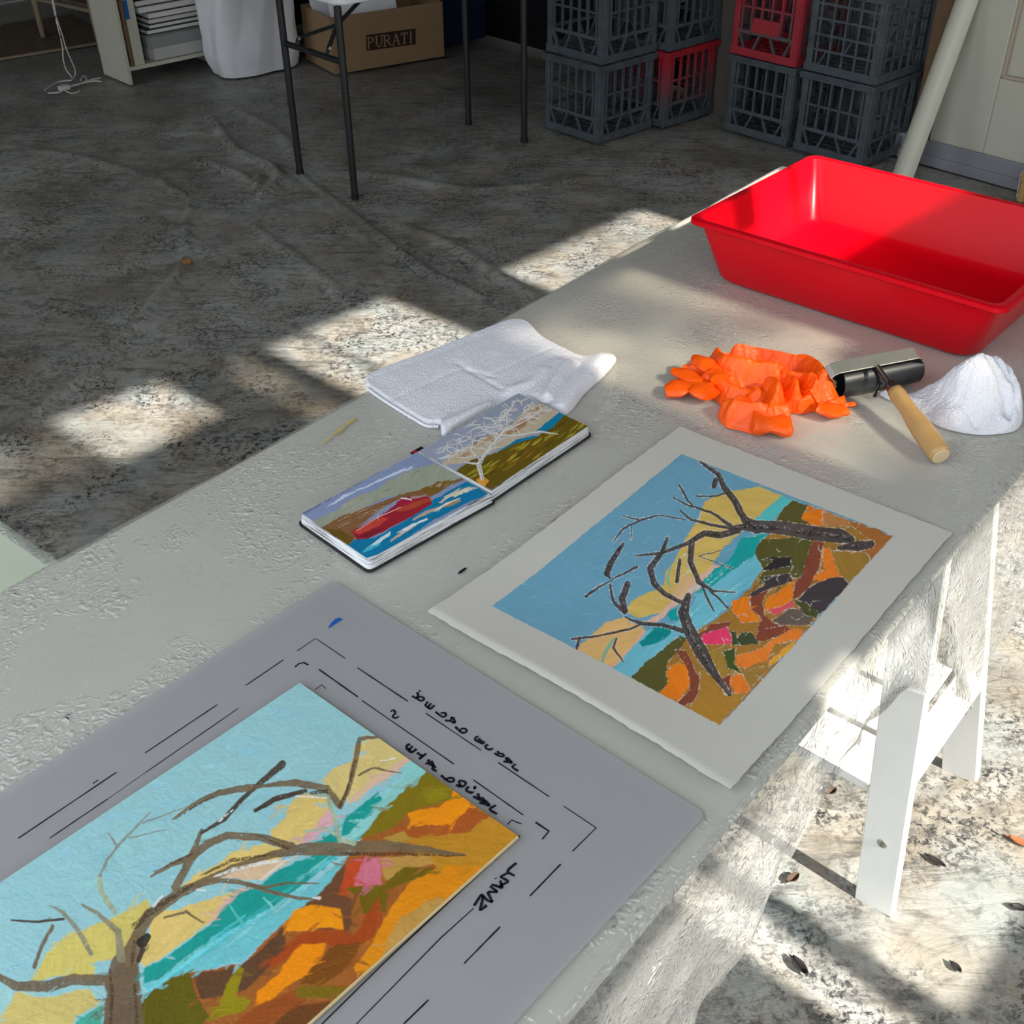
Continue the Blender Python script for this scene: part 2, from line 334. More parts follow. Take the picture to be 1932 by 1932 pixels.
def blur(c, n=1):
    for _ in range(n):
        p = np.pad(c, ((1, 1), (1, 1), (0, 0)), 'edge'); c = (p[:-2, 1:-1] + p[2:, 1:-1] + p[1:-1, :-2] + p[1:-1, 2:] + 2 * p[1:-1, 1:-1]) / 6
    return c
def smooth_pts(P, n=4):
    """Catmull-Rom through the rows of P"""
    P = np.asarray(P, float); Q = np.vstack([2 * P[0] - P[1], P, 2 * P[-1] - P[-2]]); out = []
    for i in range(1, len(Q) - 2):
        for t in np.linspace(0, 1, n, endpoint=False):
            a, b, c, d = Q[i - 1], Q[i], Q[i + 1], Q[i + 2]
            out.append(0.5 * (2 * b + (c - a) * t + (2 * a - 5 * b + 4 * c - d) * t * t + (3 * b - a - 3 * c + d) * t ** 3))
    out.append(P[-1]); return np.array(out)

def _edges():
    m, b = new('page_edges'); N, L = nodes(m); tc = N.new('ShaderNodeTexCoord'); mp = N.new('ShaderNodeMapping'); mp.inputs['Scale'].default_value = (14, 14, 620)
    nz = N.new('ShaderNodeTexNoise'); nz.inputs['Scale'].default_value = 1.0; nz.inputs['Detail'].default_value = 4; nz.inputs['Roughness'].default_value = 0.7
    cr = N.new('ShaderNodeValToRGB'); e = cr.color_ramp.elements; e[0].position, e[0].color = 0.36, (0.10, 0.09, 0.09, 1); e[1].position, e[1].color = 0.52, (0.74, 0.74, 0.75, 1)
    L.new(tc.outputs['Object'], mp.inputs[0]); L.new(mp.outputs[0], nz.inputs['Vector']); L.new(nz.outputs['Fac'], cr.inputs[0]); L.new(cr.outputs[0], b.inputs['Base Color']); b.inputs['Roughness'].default_value = 0.8; return m
M['page_edges'] = _edges()

# ------------------------------------------------------------------ light
SUN_AZ, SUN_EL = R(-42), R(38.7)
k_ = 1 / math.tan(SUN_EL)
SV = np.array([k_ * math.cos(SUN_AZ), k_ * math.sin(SUN_AZ), 1.0])           # towards the sun, per metre of height
WN = -1.5                                                                   # window wall plane (n in the room frame)
AW = R(47); UW = np.array([math.cos(AW), math.sin(AW)]); NW = np.array([-math.sin(AW), math.cos(AW)])
def RW(u, n, z=0.0): q = u * UW + n * NW; return np.array([q[0], q[1], z])     # window-wall frame
def to_wall(P):
    P = np.asarray(P, float); n = P[:2] @ NW; h = (WN - n) / (SV[:2] @ NW)
    Q = P + SV * h; return Q[:2] @ UW, Q[2]
def pane(px, z=0.0):
    q = [to_wall(W(p, z)) for p in px]; us = sorted(a for a, _ in q); zs = sorted(b for _, b in q); h = len(q) // 2
    return (sum(us[:h]) / h, sum(us[h:]) / (len(q) - h), sum(zs[:h]) / h, sum(zs[h:]) / (len(q) - h))
sun_d = bpy.data.lights.new('sun', 'SUN'); sun = bpy.data.objects.new('sun', sun_d); COL.objects.link(sun)
sun_d.energy = 11.0; sun_d.color = (1.0, 0.95, 0.86); sun_d.angle = R(0.7)
sun.rotation_euler = Vector(SV).to_track_quat('Z', 'Y').to_euler(); sun.location = (6, -4, 6)
wd = bpy.data.worlds.new('sky'); S.world = wd; wd.use_nodes = True
def _sky():
    N, L = wd.node_tree.nodes, wd.node_tree.links; bg = N['Background']
    tc = N.new('ShaderNodeTexCoord'); sp = N.new('ShaderNodeSeparateXYZ'); cr = N.new('ShaderNodeValToRGB')
    cr.color_ramp.elements[0].position = 0.42; cr.color_ramp.elements[0].color = (0.55, 0.53, 0.48, 1)
    cr.color_ramp.elements[1].position = 0.62; cr.color_ramp.elements[1].color = (0.83, 0.92, 1.0, 1)
    mr = N.new('ShaderNodeMapRange'); mr.inputs[1].default_value = -1; mr.inputs[2].default_value = 1
    L.new(tc.outputs['Generated'], sp.inputs[0]); L.new(sp.outputs['Z'], mr.inputs[0]); L.new(mr.outputs[0], cr.inputs[0]); L.new(cr.outputs[0], bg.inputs[0])
    bg.inputs[1].default_value = 2.6
_sky()
vs = S.view_settings; vs.view_transform = 'Standard'; vs.look = 'None'; vs.gamma = 1; vs.exposure = 0.0; vs.use_curve_mapping = False
cy = S.cycles; cy.max_bounces = 5; cy.diffuse_bounces = 3; cy.glossy_bounces = 2; cy.transmission_bounces = 3; cy.transparent_max_bounces = 12; cy.use_adaptive_sampling = True; cy.adaptive_threshold = 0.06; cy.adaptive_min_samples = 16
cy.use_denoising = True; cy.sample_clamp_indirect = 4.0; cy.caustics_reflective = False; cy.caustics_refractive = False

# ------------------------------------------------------------------ room shell
WALL_U = 4.46; DOOR_U = 4.33; BACK_N = 5.95; CEIL = 3.45
mb = MB(); mb.box(RM(-3.2, -1.7, -0.05), np.append(UB * 9.5, 0), np.append(NB * 11.0, 0), (0, 0, 0.04)); struct(mb, 'floor', M['dim_paint'])
# unseen window wall: grid of blocks, openings shaped to throw the light patches
OP = []
A = pane([(478, 648), (748, 566), (905, 645), (690, 752)]); OP.append((A[0], A[1], A[2] - 0.12, A[3] + 0.02))
Bp = pane([(915, 510), (1010, 478), (1180, 508), (1090, 560)]); OP.append((Bp[0], Bp[1] + 0.5, Bp[2], Bp[3]))
Cp = pane([(390, 690), (450, 672), (660, 778), (600, 800)]); OP.append((Cp[0], Cp[1], A[2] - 0.10, Cp[3] + 0.02))
Dp = pane([(100, 770), (325, 695), (375, 805), (180, 885)]); OP.append((Dp[0], Dp[1], Dp[2], Dp[3]))
Ep = pane([(-140, 850), (90, 775), (170, 890), (-60, 960)]); OP.append((Ep[0], Ep[1], Ep[2], Ep[3]))
u1 = np.mean([to_wall(W(p))[0] for p in [(1444, 1702), (1600, 1783), (1770, 1867)]])
u2 = [np.mean([to_wall(W(p))[0] for p in q]) for q in ([(1419, 1745), (1724, 1910)], [(1383, 1795), (1595, 1932)])]
sill = np.mean([to_wall(W(p))[1] for p in [(1780, 1867), (1932, 1740)]])
zt = to_wall(W((1690, 1110), TZ))[1]
OP.append((u1, 3.7, sill, zt)); OP.append((min(u2), max(u2), sill, zt))
OP += [(0.862, 0.935, 2.15, 2.268), (0.955, min(u2), 2.15, 2.243), (0.45, 0.84, 1.93, 2.200)]  # small slots added to let sun onto the table edge and hanging film
cl = pane([(1060, 690), (1330, 560), (1400, 640), (1130, 780)], TZ); 
OP2 = (1.235, 1.59, 2.52, 2.90); OP3 = (1.26, 1.52, 2.33, 2.52); OP += [(1.625, 2.03, 2.665, A[2] - 0.12 + 0.001), (1.625, 1.80, A[2] - 0.12, 2.845)]  # openings added for dimmed sun on table and gloves, clear sun in tray
OPS = OP + [OP2, OP3]
us = sorted({-0.6, WALL_U + 0.5} | {float(x) for o in OPS for x in o[:2]}); zs = sorted({0.0, CEIL} | {float(x) for o in OPS for x in o[2:]})
mb = MB()
for i in range(len(us) - 1):
    for j in range(len(zs) - 1):
        cu, cz = (us[i] + us[i + 1]) / 2, (zs[j] + zs[j + 1]) / 2
        if any(o[0] < cu < o[1] and o[2] < cz < o[3] for o in OPS): continue
        mb.box(RW(us[i], WN - 0.05, zs[j]), np.append(UW * (us[i + 1] - us[i]), 0), np.append(NW * 0.05, 0), (0, 0, zs[j + 1] - zs[j]))
struct(mb, 'wall_right', M['cream'])
mb = MB()
for o in (OP2, OP3): mb.box(RW(o[0], WN - 0.03, o[2]), np.append(UW * (o[1] - o[0]), 0), np.append(NW * 0.004, 0), (0, 0, o[3] - o[2]))
struct(mb, 'dimming_pane_1', M['dimming_glass'])  # added panes that weaken the sun on the table
mb = MB()
for o in (OP[2], OP[4]): mb.box(RW(o[0], WN - 0.03, o[2]), np.append(UW * (o[1] - o[0]), 0), np.append(NW * 0.004, 0), (0, 0, o[3] - o[2]))
struct(mb, 'dimming_pane_2', M['dimming_glass'])  # added panes that weaken the left floor patches
mb = MB(); mb.box(RW(OP[0][0] + 0.12, WN - 0.05, OP[0][2]), np.append(UW * 0.022, 0), np.append(NW * 0.04, 0), (0, 0, OP[0][3] - OP[0][2])); struct(mb, 'trim_1', M['cream'])
mb = MB(); mb.box(RM(-0.6, WN, CEIL), np.append(UB * 5.1, 0), np.append(NB * 9.45, 0), (0, 0, 0.05)); struct(mb, 'ceiling', M['dim_paint'])
mb = MB(); mb.box(RM(WALL_U, WN, 0), np.append(UB * 0.06, 0), np.append(NB * 4.9, 0), (0, 0, CEIL)); struct(mb, 'wall_end', M['grey_paint'])
mb = MB(); mb.box(RM(WALL_U, WN + 4.9, 0), np.append(UB * 0.06, 0), np.append(NB * 4.5, 0), (0, 0, CEIL)); struct(mb, 'wall_corner', M['wall_shade'])  # unlit stretch of the end wall, its shade put into the colour
mb = MB(); mb.box(RM(2.95, BACK_N, 0.035), np.append(UB * 1.5, 0), np.append(NB * 0.06, 0), (0, 0, CEIL)); struct(mb, 'wall_back', M['wall_shade'])  # darkness of the back put into the wall colour
mb = MB(); mb.box(RM(-0.6, 7.9, 0), np.append(UB * 5.0, 0), np.append(NB * 0.06, 0), (0, 0, CEIL)); struct(mb, 'wall_far', M['dim_paint'])
mb = MB()  # unseen wall added to darken the back, with an opening to light the sack
for n_0, n_1, z_0, z_1 in ((2.1, 4.4, 0, CEIL), (5.75, 7.9, 0, CEIL), (4.4, 5.75, 0, 0.25), (4.4, 5.75, 2.5, CEIL)): mb.box(RM(-0.66, n_0, z_0), np.append(UB * 0.06, 0), np.append(NB * (n_1 - n_0), 0), (0, 0, z_1 - z_0))
struct(mb, 'added_wall_left', M['dim_paint'])
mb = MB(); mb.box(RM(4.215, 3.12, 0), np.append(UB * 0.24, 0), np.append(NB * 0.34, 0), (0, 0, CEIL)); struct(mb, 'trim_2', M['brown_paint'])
# skirting and the raised door on the end wall
zc = WP((1752, 264), UB, DOOR_U)[2]; d0 = WP((1752, 264), UB, DOOR_U)[:2] @ NB; 
mb = MB(); mb.box(RM(DOOR_U, d0 - 1.6, 0), np.append(UB * 0.13, 0), np.append(NB * 1.75, 0), (0, 0, zc)); struct(mb, 'baseboard_end', M['grey_paint'], bevel=0.006)
mb = MB(); mb.box(RM(DOOR_U - 0.012, d0 - 1.6, 0), np.append(UB * 0.012, 0), np.append(NB * 1.72, 0), (0, 0, zc * 0.42)); struct(mb, 'trim_3', M['grey_paint'], bevel=0.004)
door = None
mb = MB(); dn1 = d0; pn = WP((1886, 148), UB, DOOR_U); pnn, pz = pn[:2] @ NB, pn[2]
# door slab as stiles, rails and a recessed panel
dw, dh = 0.82, 2.0
def dbox(n0, n1, z0, z1, dep): mb.box(RM(DOOR_U, n0, z0), np.append(UB * 0.04 - UB * 0, 0) + np.append(UB * 0, 0), np.append(NB * (n1 - n0), 0), (0, 0, z1 - z0)) if not dep else mb.box(RM(DOOR_U + dep, n0, z0), np.append(UB * (0.04 - dep), 0), np.append(NB * (n1 - n0), 0), (0, 0, z1 - z0))
st = dn1 - pnn
dbox(dn1 - st, dn1, zc, zc + dh, 0); dbox(dn1 - dw, dn1 - dw + st, zc, zc + dh, 0)
dbox(dn1 - dw + st, dn1 - st, zc, pz, 0); dbox(dn1 - dw + st, dn1 - st, zc + dh - 0.14, zc + dh, 0)
dbox(dn1 - dw + st, dn1 - st, zc + 0.95, zc + 1.1, 0)
door = struct(mb, 'door_1', M['cream'], bevel=0.006)
mb = MB(); mb.box(RM(DOOR_U + 0.030, dn1 - dw + st - 0.01, pz - 0.01), np.append(UB * 0.012, 0), np.append(NB * (dw - 2 * st + 0.02), 0), (0, 0, zc + dh - 0.12 - pz)); pnl = mb.build('door_panel', M['cream'], door)
for (n_0, n_1, z_0, z_1) in ((dn1 - st - 0.012, dn1 - st, pz, zc + 0.95), (dn1 - dw + st, dn1 - st, pz, pz + 0.012)):
    mb = MB(); mb.box(RM(DOOR_U + 0.008, n_0, z_0), np.append(UB * 0.022, 0), np.append(NB * (n_1 - n_0), 0), (0, 0, z_1 - z_0)); mb.build('panel_moulding', M['moulding_shade'], door, bevel=0.003)  # strips added as the shading line around the recess
mb = MB(); mb.box(RM(DOOR_U + 0.02, dn1 + 0.02, 0), np.append(UB * 0.1, 0), np.append(NB * 0.07, 0), (0, 0, 2.25)); struct(mb, 'trim_4', M['hardboard'])

# ------------------------------------------------------------------ drop cloth over the floor
def cloth_mat():
    m, b = new('painted_drop_cloth'); N, L = nodes(m)
    tc = N.new('ShaderNodeTexCoord')
    def nz(scale, det=6, dist=0.0, vec=None, rough=0.6):
        n = N.new('ShaderNodeTexNoise'); n.inputs['Scale'].default_value = scale; n.inputs['Detail'].default_value = det; n.inputs['Distortion'].default_value = dist; n.inputs['Roughness'].default_value = rough
        L.new(vec or tc.outputs['Object'], n.inputs['Vector']); return n.outputs['Fac']
    def ramp(f, stops):
        r = N.new('ShaderNodeValToRGB'); e = r.color_ramp.elements
        e[0].position, e[0].color = stops[0][0], (*stops[0][1], 1); e[1].position, e[1].color = stops[-1][0], (*stops[-1][1], 1)
        for p, c in stops[1:-1]: q = e.new(p); q.color = (*c, 1)
        L.new(f, r.inputs[0]); return r.outputs[0]
    def mix(f, a, c2, mode='MIX', fac=None):
        x = N.new('ShaderNodeMix'); x.data_type = 'RGBA'; x.blend_type = mode
        if fac is not None: x.inputs[0].default_value = fac
        else: L.new(f, x.inputs[0])
        for i, v in ((6, a), (7, c2)):
            if isinstance(v, tuple): x.inputs[i].default_value = (*v, 1)
            else: L.new(v, x.inputs[i])
        return x.outputs[2]
    mp = N.new('ShaderNodeMapping'); mp.inputs['Rotation'].default_value = (0, 0, R(18)); mp.inputs['Scale'].default_value = (0.45, 1.5, 1); L.new(tc.outputs['Object'], mp.inputs['Vector'])
    base = ramp(nz(2.2, 5, 0.8), [(0.35, (0.27, 0.25, 0.22)), (0.5, (0.38, 0.37, 0.34)), (0.66, (0.48, 0.475, 0.45))])
    tint = ramp(nz(5.5, 3, 0.3), [(0.40, (0.46, 0.40, 0.32)), (0.52, (0.5, 0.5, 0.5)), (0.66, (0.42, 0.50, 0.52))])
    c = mix(None, base, tint, 'OVERLAY', 0.55)
    spk = ramp(nz(78, 6, 0.35, None, 0.80), [(0.43, (1, 1, 1)), (0.51, (0, 0, 0))])
    big = ramp(nz(5.0, 5, 0.6), [(0.40, (0.12, 0.12, 0.12)), (0.60, (1, 1, 1))])
    sm = N.new('ShaderNodeMath'); sm.operation = 'MULTIPLY'; L.new(spk, sm.inputs[0]); L.new(big, sm.inputs[1])
    c = mix(sm.outputs[0], c, (0.035, 0.035, 0.037))
    st = ramp(nz(15, 6, 1.2, mp.outputs[0], 0.7), [(0.52, (0, 0, 0)), (0.64, (1, 1, 1))])
    sc_ = N.new('ShaderNodeMath'); sc_.operation = 'MULTIPLY'; sc_.inputs[1].default_value = 0.62; L.new(st, sc_.inputs[0])
    c = mix(sc_.outputs[0], c, (0.085, 0.083, 0.080))
    blo = ramp(nz(24, 5, 0.5, None, 0.65), [(0.56, (0, 0, 0)), (0.66, (0.7, 0.7, 0.7))])
    c = mix(blo, c, (0.15, 0.14, 0.125))
    # ingrained dirt and painted shade grow away from the doorway side
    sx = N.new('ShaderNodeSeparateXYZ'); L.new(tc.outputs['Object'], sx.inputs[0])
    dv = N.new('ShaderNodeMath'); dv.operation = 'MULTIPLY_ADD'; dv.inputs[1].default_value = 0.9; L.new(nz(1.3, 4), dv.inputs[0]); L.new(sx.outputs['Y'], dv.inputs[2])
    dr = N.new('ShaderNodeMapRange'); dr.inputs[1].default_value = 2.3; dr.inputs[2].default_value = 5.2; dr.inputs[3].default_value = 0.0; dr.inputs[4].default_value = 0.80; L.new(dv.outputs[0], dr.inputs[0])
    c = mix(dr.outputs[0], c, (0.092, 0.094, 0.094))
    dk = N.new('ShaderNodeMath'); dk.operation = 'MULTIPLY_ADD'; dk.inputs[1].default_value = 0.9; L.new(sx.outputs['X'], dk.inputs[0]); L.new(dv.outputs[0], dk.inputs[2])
    d2 = N.new('ShaderNodeMapRange'); d2.inputs[1].default_value = 4.6; d2.inputs[2].default_value = 5.9; d2.inputs[3].default_value = 0.0; d2.inputs[4].default_value = 0.6; L.new(dk.outputs[0], d2.inputs[0]); c = mix(d2.outputs[0], c, (0.03, 0.03, 0.031))  # shade mixed into the cloth colour towards the back right crates
    wv = N.new('ShaderNodeTexVoronoi'); wv.feature = 'DISTANCE_TO_EDGE'; wv.inputs['Scale'].default_value = 7
    nn = N.new('ShaderNodeTexNoise'); nn.inputs['Scale'].default_value = 5; L.new(tc.outputs['Object'], nn.inputs['Vector'])
    va = N.new('ShaderNodeVectorMath'); va.operation = 'ADD'; L.new(tc.outputs['Object'], va.inputs[0]); L.new(nn.outputs['Color'], va.inputs[1]); L.new(va.outputs[0], wv.inputs['Vector'])
    crk = ramp(wv.outputs['Distance'], [(0.0, (1, 1, 1)), (0.006, (0.8, 0.8, 0.8)), (0.016, (0, 0, 0))])
    ck = N.new('ShaderNodeMath'); ck.operation = 'MULTIPLY'; L.new(crk, ck.inputs[0]); L.new(ramp(nz(2.0), [(0.5, (0, 0, 0)), (0.62, (0.8, 0.8, 0.8))]), ck.inputs[1])
    c = mix(ck.outputs[0], c, (0.06, 0.055, 0.05))
    L.new(c, b.inputs['Base Color']); b.inputs['Roughness'].default_value = 0.40; b.inputs['Specular IOR Level'].default_value = 0.5
    bp = N.new('ShaderNodeBump'); bp.inputs['Strength'].default_value = 0.55; bp.inputs['Distance'].default_value = 0.012
    L.new(nz(14, 6, 0.9, mp.outputs[0]), bp.inputs['Height']); L.new(bp.outputs['Normal'], b.inputs['Normal'])
    return m
def drop_cloth():
    ug = np.arange(-0.50, 4.30, 0.016); ng = np.arange(-1.02, 7.35, 0.016); Ug, Ng = np.meshgrid(ug, ng)
    X, Y = Ug * UB[0] + Ng * NB[0], Ug * UB[1] + Ng * NB[1]
    Z = 0.010 * (fb(X * 2.2, Y * 2.2, 3) - 0.5) + 0.004 * (fb(X * 9, Y * 9, 4) - 0.5)
    def ridge(px, w, h, wob=0.012):
        nonlocal Z
        P = smooth_pts([W(p)[:2] for p in px], 6)
        best = np.full(X.shape, 9.0)
        bb = (X > P[:, 0].min() - 4 * w) & (X < P[:, 0].max() + 4 * w) & (Y > P[:, 1].min() - 4 * w) & (Y < P[:, 1].max() + 4 * w)
        x = X[bb] + wob * (fb(X[bb] * 14, Y[bb] * 14, 8) - 0.5) * 2; y = Y[bb]; d = np.full(x.shape, 9.0)
        for a, b in zip(P[:-1], P[1:]):
            e = b - a; t = np.clip(((x - a[0]) * e[0] + (y - a[1]) * e[1]) / (e @ e + 1e-9), 0, 1)
            d = np.minimum(d, np.hypot(x - a[0] - t * e[0], y - a[1] - t * e[1]))
        Z[bb] += h * np.exp(-(d / w) ** 2)
    ridge([(352, 500), (270, 610), (180, 700), (90, 770), (0, 840)], 0.018, 0.020)
    ridge([(352, 500), (350, 440), (360, 380)], 0.012, 0.008)
    ridge([(395, 225), (450, 290), (515, 325), (520, 350), (495, 375)], 0.022, 0.026)
    ridge([(380, 310), (440, 330), (478, 352), (490, 338)], 0.020, 0.022)
    ridge([(300, 255), (400, 250), (470, 225), (545, 200)], 0.016, 0.012)
    ridge([(560, 330), (680, 420), (800, 510), (900, 560)], 0.014, 0.012)
    ridge([(300, 345), (330, 365), (350, 372)], 0.010, 0.014)
    ridge([(470, 300), (600, 380), (690, 450)], 0.03, 0.008)
    ridge([(1400, 1700), (1510, 1735), (1545, 1790), (1600, 1860), (1660, 1932)], 0.008, 0.010)
    ridge([(1640, 1750), (1655, 1790), (1640, 1810)], 0.02, 0.012)
    ridge([(1720, 1545), (1830, 1490), (1880, 1470)], 0.010, 0.012)
    ridge([(1560, 1590), (1600, 1640), (1640, 1610)], 0.012, 0.012)
    ridge([(420, 200), (520, 250), (560, 300)], 0.03, 0.012)
    ridge([(20, 280), (150, 300), (260, 330)], 0.03, 0.010)
    ridge([(700, 330), (900, 360), (1100, 340)], 0.03, 0.009)
    ridge([(480, 430), (600, 520), (640, 560)], 0.02, 0.010)
    ridge([(180, 480), (260, 420), (330, 400)], 0.02, 0.010)
    ridge([(760, 430), (860, 470), (1000, 560)], 0.02, 0.012)
    Z -= Z.min(); Z += 0.002
    P = np.stack([X, Y, Z], -1)
    root = thing('drop_cloth', 'paint-spattered grey canvas drop cloth spread over the whole floor', 'drop cloth', (0, 3, 0))
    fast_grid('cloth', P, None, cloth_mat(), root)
    return X, Y, Z
DX, DY, DZ = drop_cloth()
def cloth_z(x, y):
    q = np.array([x, y]); i = int(np.clip(round((q @ NB + 1.02) / 0.016), 0, DZ.shape[0] - 1)); j = int(np.clip(round((q @ UB + 0.50) / 0.016), 0, DZ.shape[1] - 1)); return float(DZ[i, j])
def WF(p):
    q = W(p); q = W(p, cloth_z(q[0], q[1])); return W(p, cloth_z(q[0], q[1]))

# ------------------------------------------------------------------ trestle table and its plastic cover
TU0, TU1, TN0, TN1 = -0.2, 2.22, 0.291, 1.112
troot = thing('table', 'long pale worktable board under a clear plastic cover', 'table', TB(1.0, 0.7, TZ - 0.03))
mb = MB(); mb.box(TB(TU0, TN0, TZ - 0.03), np.append(UT * (TU1 - TU0), 0), np.append(NT * (TN1 - TN0), 0), (0, 0, 0.0295)); mb.build('tabletop', M['table_top'], troot, bevel=0.002)
def trestle(label, ua, ub_, nf, lean, lean_b):
    """sawhorse: two splayed pairs of plank legs (at ua and ub_) under a beam that runs along the table"""
    top = TZ - 0.034; nm = 0.70; na = nf + (lean + lean_b) / 2
    r = thing('trestle', label, 'trestle', TB((ua + ub_) / 2, nm, 0))
    for u, s_ in ((ua, 1), (ub_, -1)):
        nl = nf + (lean if u == ua else lean_b)
        for n0, n1 in ((nf, nl), (2 * nm - nf, 2 * nm - nl)):
            b = cloth_z(*TB(u, n0)[:2]) - 0.001
            mb = MB(); mb.bar(TB(u, n0, b), TB(u, n1, top - 0.02), 0.062, 0.021, np.append(NT, 0)); leg = mb.build('leg', M['white_wood'], r, bevel=0.002)
            f = 0.215; c = TB(u, n0 + (n1 - n0) * f, b + (top - b) * f); nrm = np.append(UT * -1.0, 0.0)
            mb = MB(); mb.lathe(c + nrm * 0.0105, c + nrm * 0.02, [(0, 0.008), (0.0015, 0.008), (0.0015, 0.004), (0.0005, 0.003), (0.0006, 0.0001)], 16); mb.build('screw', M['steel'], leg, smooth=40)
    h = 0.225; f = h / top
    for n0, n1, o in ((nf, na, 0.0), (2 * nm - nf, 2 * nm - na, 0.0)):
        n_ = n0 + (n1 - n0) * f + o
        mb = MB(); mb.box(TB(ua + 0.0105, n_ - 0.022, h), np.append(UT * (ub_ - ua - 0.021), 0), np.append(NT * 0.044, 0), (0, 0, 0.02)); mb.build('stretcher', M['white_wood'], r, bevel=0.002)
    for k in range(3):
        u = ua + 0.012 + k * (ub_ - ua - 0.024 - 0.10) / 2
        mb = MB(); mb.box(TB(u, nf + (na - nf) * f + 0.032, h - 0.002), np.append(UT * 0.10, 0), np.append(NT * (2 * (nm - nf - (na - nf) * f) - 0.064), 0), (0, 0, 0.016)); mb.build('shelf_board', M['white_wood'], r, bevel=0.002)
    for n1, sg in ((na, 1), (2 * nm - na, -1)):
        mb = MB(); mb.box(TB(ua - 0.012, n1 + 0.02 * sg - 0.01, top - 0.075), np.append(UT * (ub_ - ua + 0.024), 0), np.append(NT * 0.02, 0), (0, 0, 0.078)); mb.build('top_rail', M['white_wood'], r, bevel=0.003)
    for u in (ua + 0.021, ub_ - 0.021):
        mb = MB(); mb.box(TB(u - 0.01, na + 0.03, top - 0.06), np.append(UT * 0.02, 0), np.append(NT * (2 * nm - 2 * na - 0.06), 0), (0, 0, 0.063)); mb.build('cross_rail', M['white_wood'], r, bevel=0.002)
fA, fB = W((1656, 1713)), W((1806, 1462)); uA, uB = fA[:2] @ UT, fB[:2] @ UT; nA = (fA[:2] @ NT + fB[:2] @ NT) / 2
trestle('white wooden trestle with plank legs standing in the sun under the table', uA, uB, nA, 0.062, 0.125)

hem = [(1304, 1932), (1400, 1802), (1445, 1702), (1500, 1585), (1560, 1482), (1612, 1390), (1690, 1296), (1755, 1292), (1800, 1312), (1850, 1300), (1932, 1288)]
hq = [WP(p, NT, 0.268) for p in hem]; hu = [q[:2] @ UT for q in hq]; hz = [max(q[2], 0.33) for q in hq]
def sheet():
    us = np.arange(TU0 - 0.05, TU1 + 0.02, 0.008)
    r = thing('plastic_sheet', 'clear crinkled plastic film covering the worktable and hanging off its sunny edge', 'plastic sheet', TB(1.0, 0.7, TZ))
    # top, running a little over the far edge
    ns = np.concatenate([np.arange(TN0, TN1, 0.008), [TN1, TN1 + 0.003, TN1 + 0.004, TN1 + 0.004, TN1 + 0.003]])
    U, Nn = np.meshgrid(us, ns); wob = 0.006 * (fb(U * 9, Nn * 0 + 3, 5) - 0.5) * 2
    Z = TZ + 0.0012 + 0.0022 * fb(U * 7, Nn * 7, 6, 4) * np.clip((Nn - TN0) / 0.03, 0, 1)
    drop = np.array([0, 0.002, 0.008, 0.02, 0.045])
    for i, d in enumerate(drop): Z[len(ns) - 5 + i] = TZ + 0.0015 - d * (0.6 + 0.8 * fb(us * 6, us * 0, 9)); 
    Nn = Nn + np.where(Nn > TN1 - 0.001, wob, 0)
    P = U[..., None] * np.append(UT, 0) + Nn[..., None] * np.append(NT, 0); P[..., 2] = Z
    fast_grid('cover', P, None, M['film'], r)
    # hanging flap: rolls over the edge, then hangs in creases
    t = np.concatenate([np.linspace(0, 0.06, 9), np.linspace(0.075, 1, 66)]); U, T = np.meshgrid(us, t)
    hzi = np.interp(us, hu, hz); dz = (TZ - hzi)[None]; rr_ = 0.009
    th = np.clip(T / 0.06, 0, 1) * PI / 2; H_ = np.clip((T - 0.06) / 0.94, 0, 1)
    tri = lambda v: np.abs((v % 2) - 1)
    wu = U + 0.03 * (fb(U * 7, H_ * 3, 51, 2) - 0.5)
    cr_ = 0.005 * (tri(wu / 0.075 + H_ * 0.9) - 0.5) + 0.003 * (tri(wu / 0.031 - H_ * 1.4 + 0.3) - 0.5) + 0.004 * (tri(H_ / 0.22 + wu / 0.08) - 0.5)
    out = rr_ * np.sin(th) + 0.020 * H_ + np.clip(H_ * 5, 0, 1) * (cr_ + 0.03 * H_ * (fb(U * 8, H_ * 1.5, 21, 3) - 0.5) * 2 + 0.002 * (fb(U * 60, H_ * 14, 24, 3) - 0.5) * 2)
    out = out + np.exp(-((U - 1.13) / 0.10) ** 2) * 0.05 * H_ + 0.006
    P = U[..., None] * np.append(UT, 0) + (TN0 - out + 0.006)[..., None] * np.append(NT, 0)
    P[..., 2] = TZ + 0.0014 - rr_ * (1 - np.cos(th)) - H_ * (dz - rr_) + 0.006 * H_ * (fb(U * 40, H_ * 0, 25, 2) - 0.5)
    fast_grid('hanging_flap', P, None, M['film_drape'], r)
    # smears of paint left on the film
    def smear(px, w, m, z=0.0036):
        mb = MB(); Q = smooth_pts([W(p, TZ + z) for p in px], 5); n = len(Q)
        L_, R_ = [], []
        for i, q in enumerate(Q):
            d = Q[min(i + 1, n - 1)] - Q[max(i - 1, 0)]; s_ = np.array([-d[1], d[0], 0]); s_ /= np.linalg.norm(s_)
            ww = w * (0.25 + 0.75 * math.sin(PI * (i + 0.5) / n)) * (0.6 + 0.8 * random.random()); L_.append(q + s_ * ww); R_.append(q - s_ * ww)
        mb.grid([R_, L_]); mb.build('paint_smear', m, r)
    smear([(608, 838), (618, 829), (626, 822)], 0.0025, M['yellow_paint']); smear([(628, 821), (640, 812), (652, 803)], 0.0028, M['yellow_paint']); smear([(636, 822), (645, 814)], 0.0012, M['yellow_paint'])
    smear([(652, 802), (662, 795), (671, 787)], 0.0034, M['yellow_paint'])
    smear([(864, 1083), (872, 1077), (880, 1071)], 0.0022, M['ink'])
sheet()

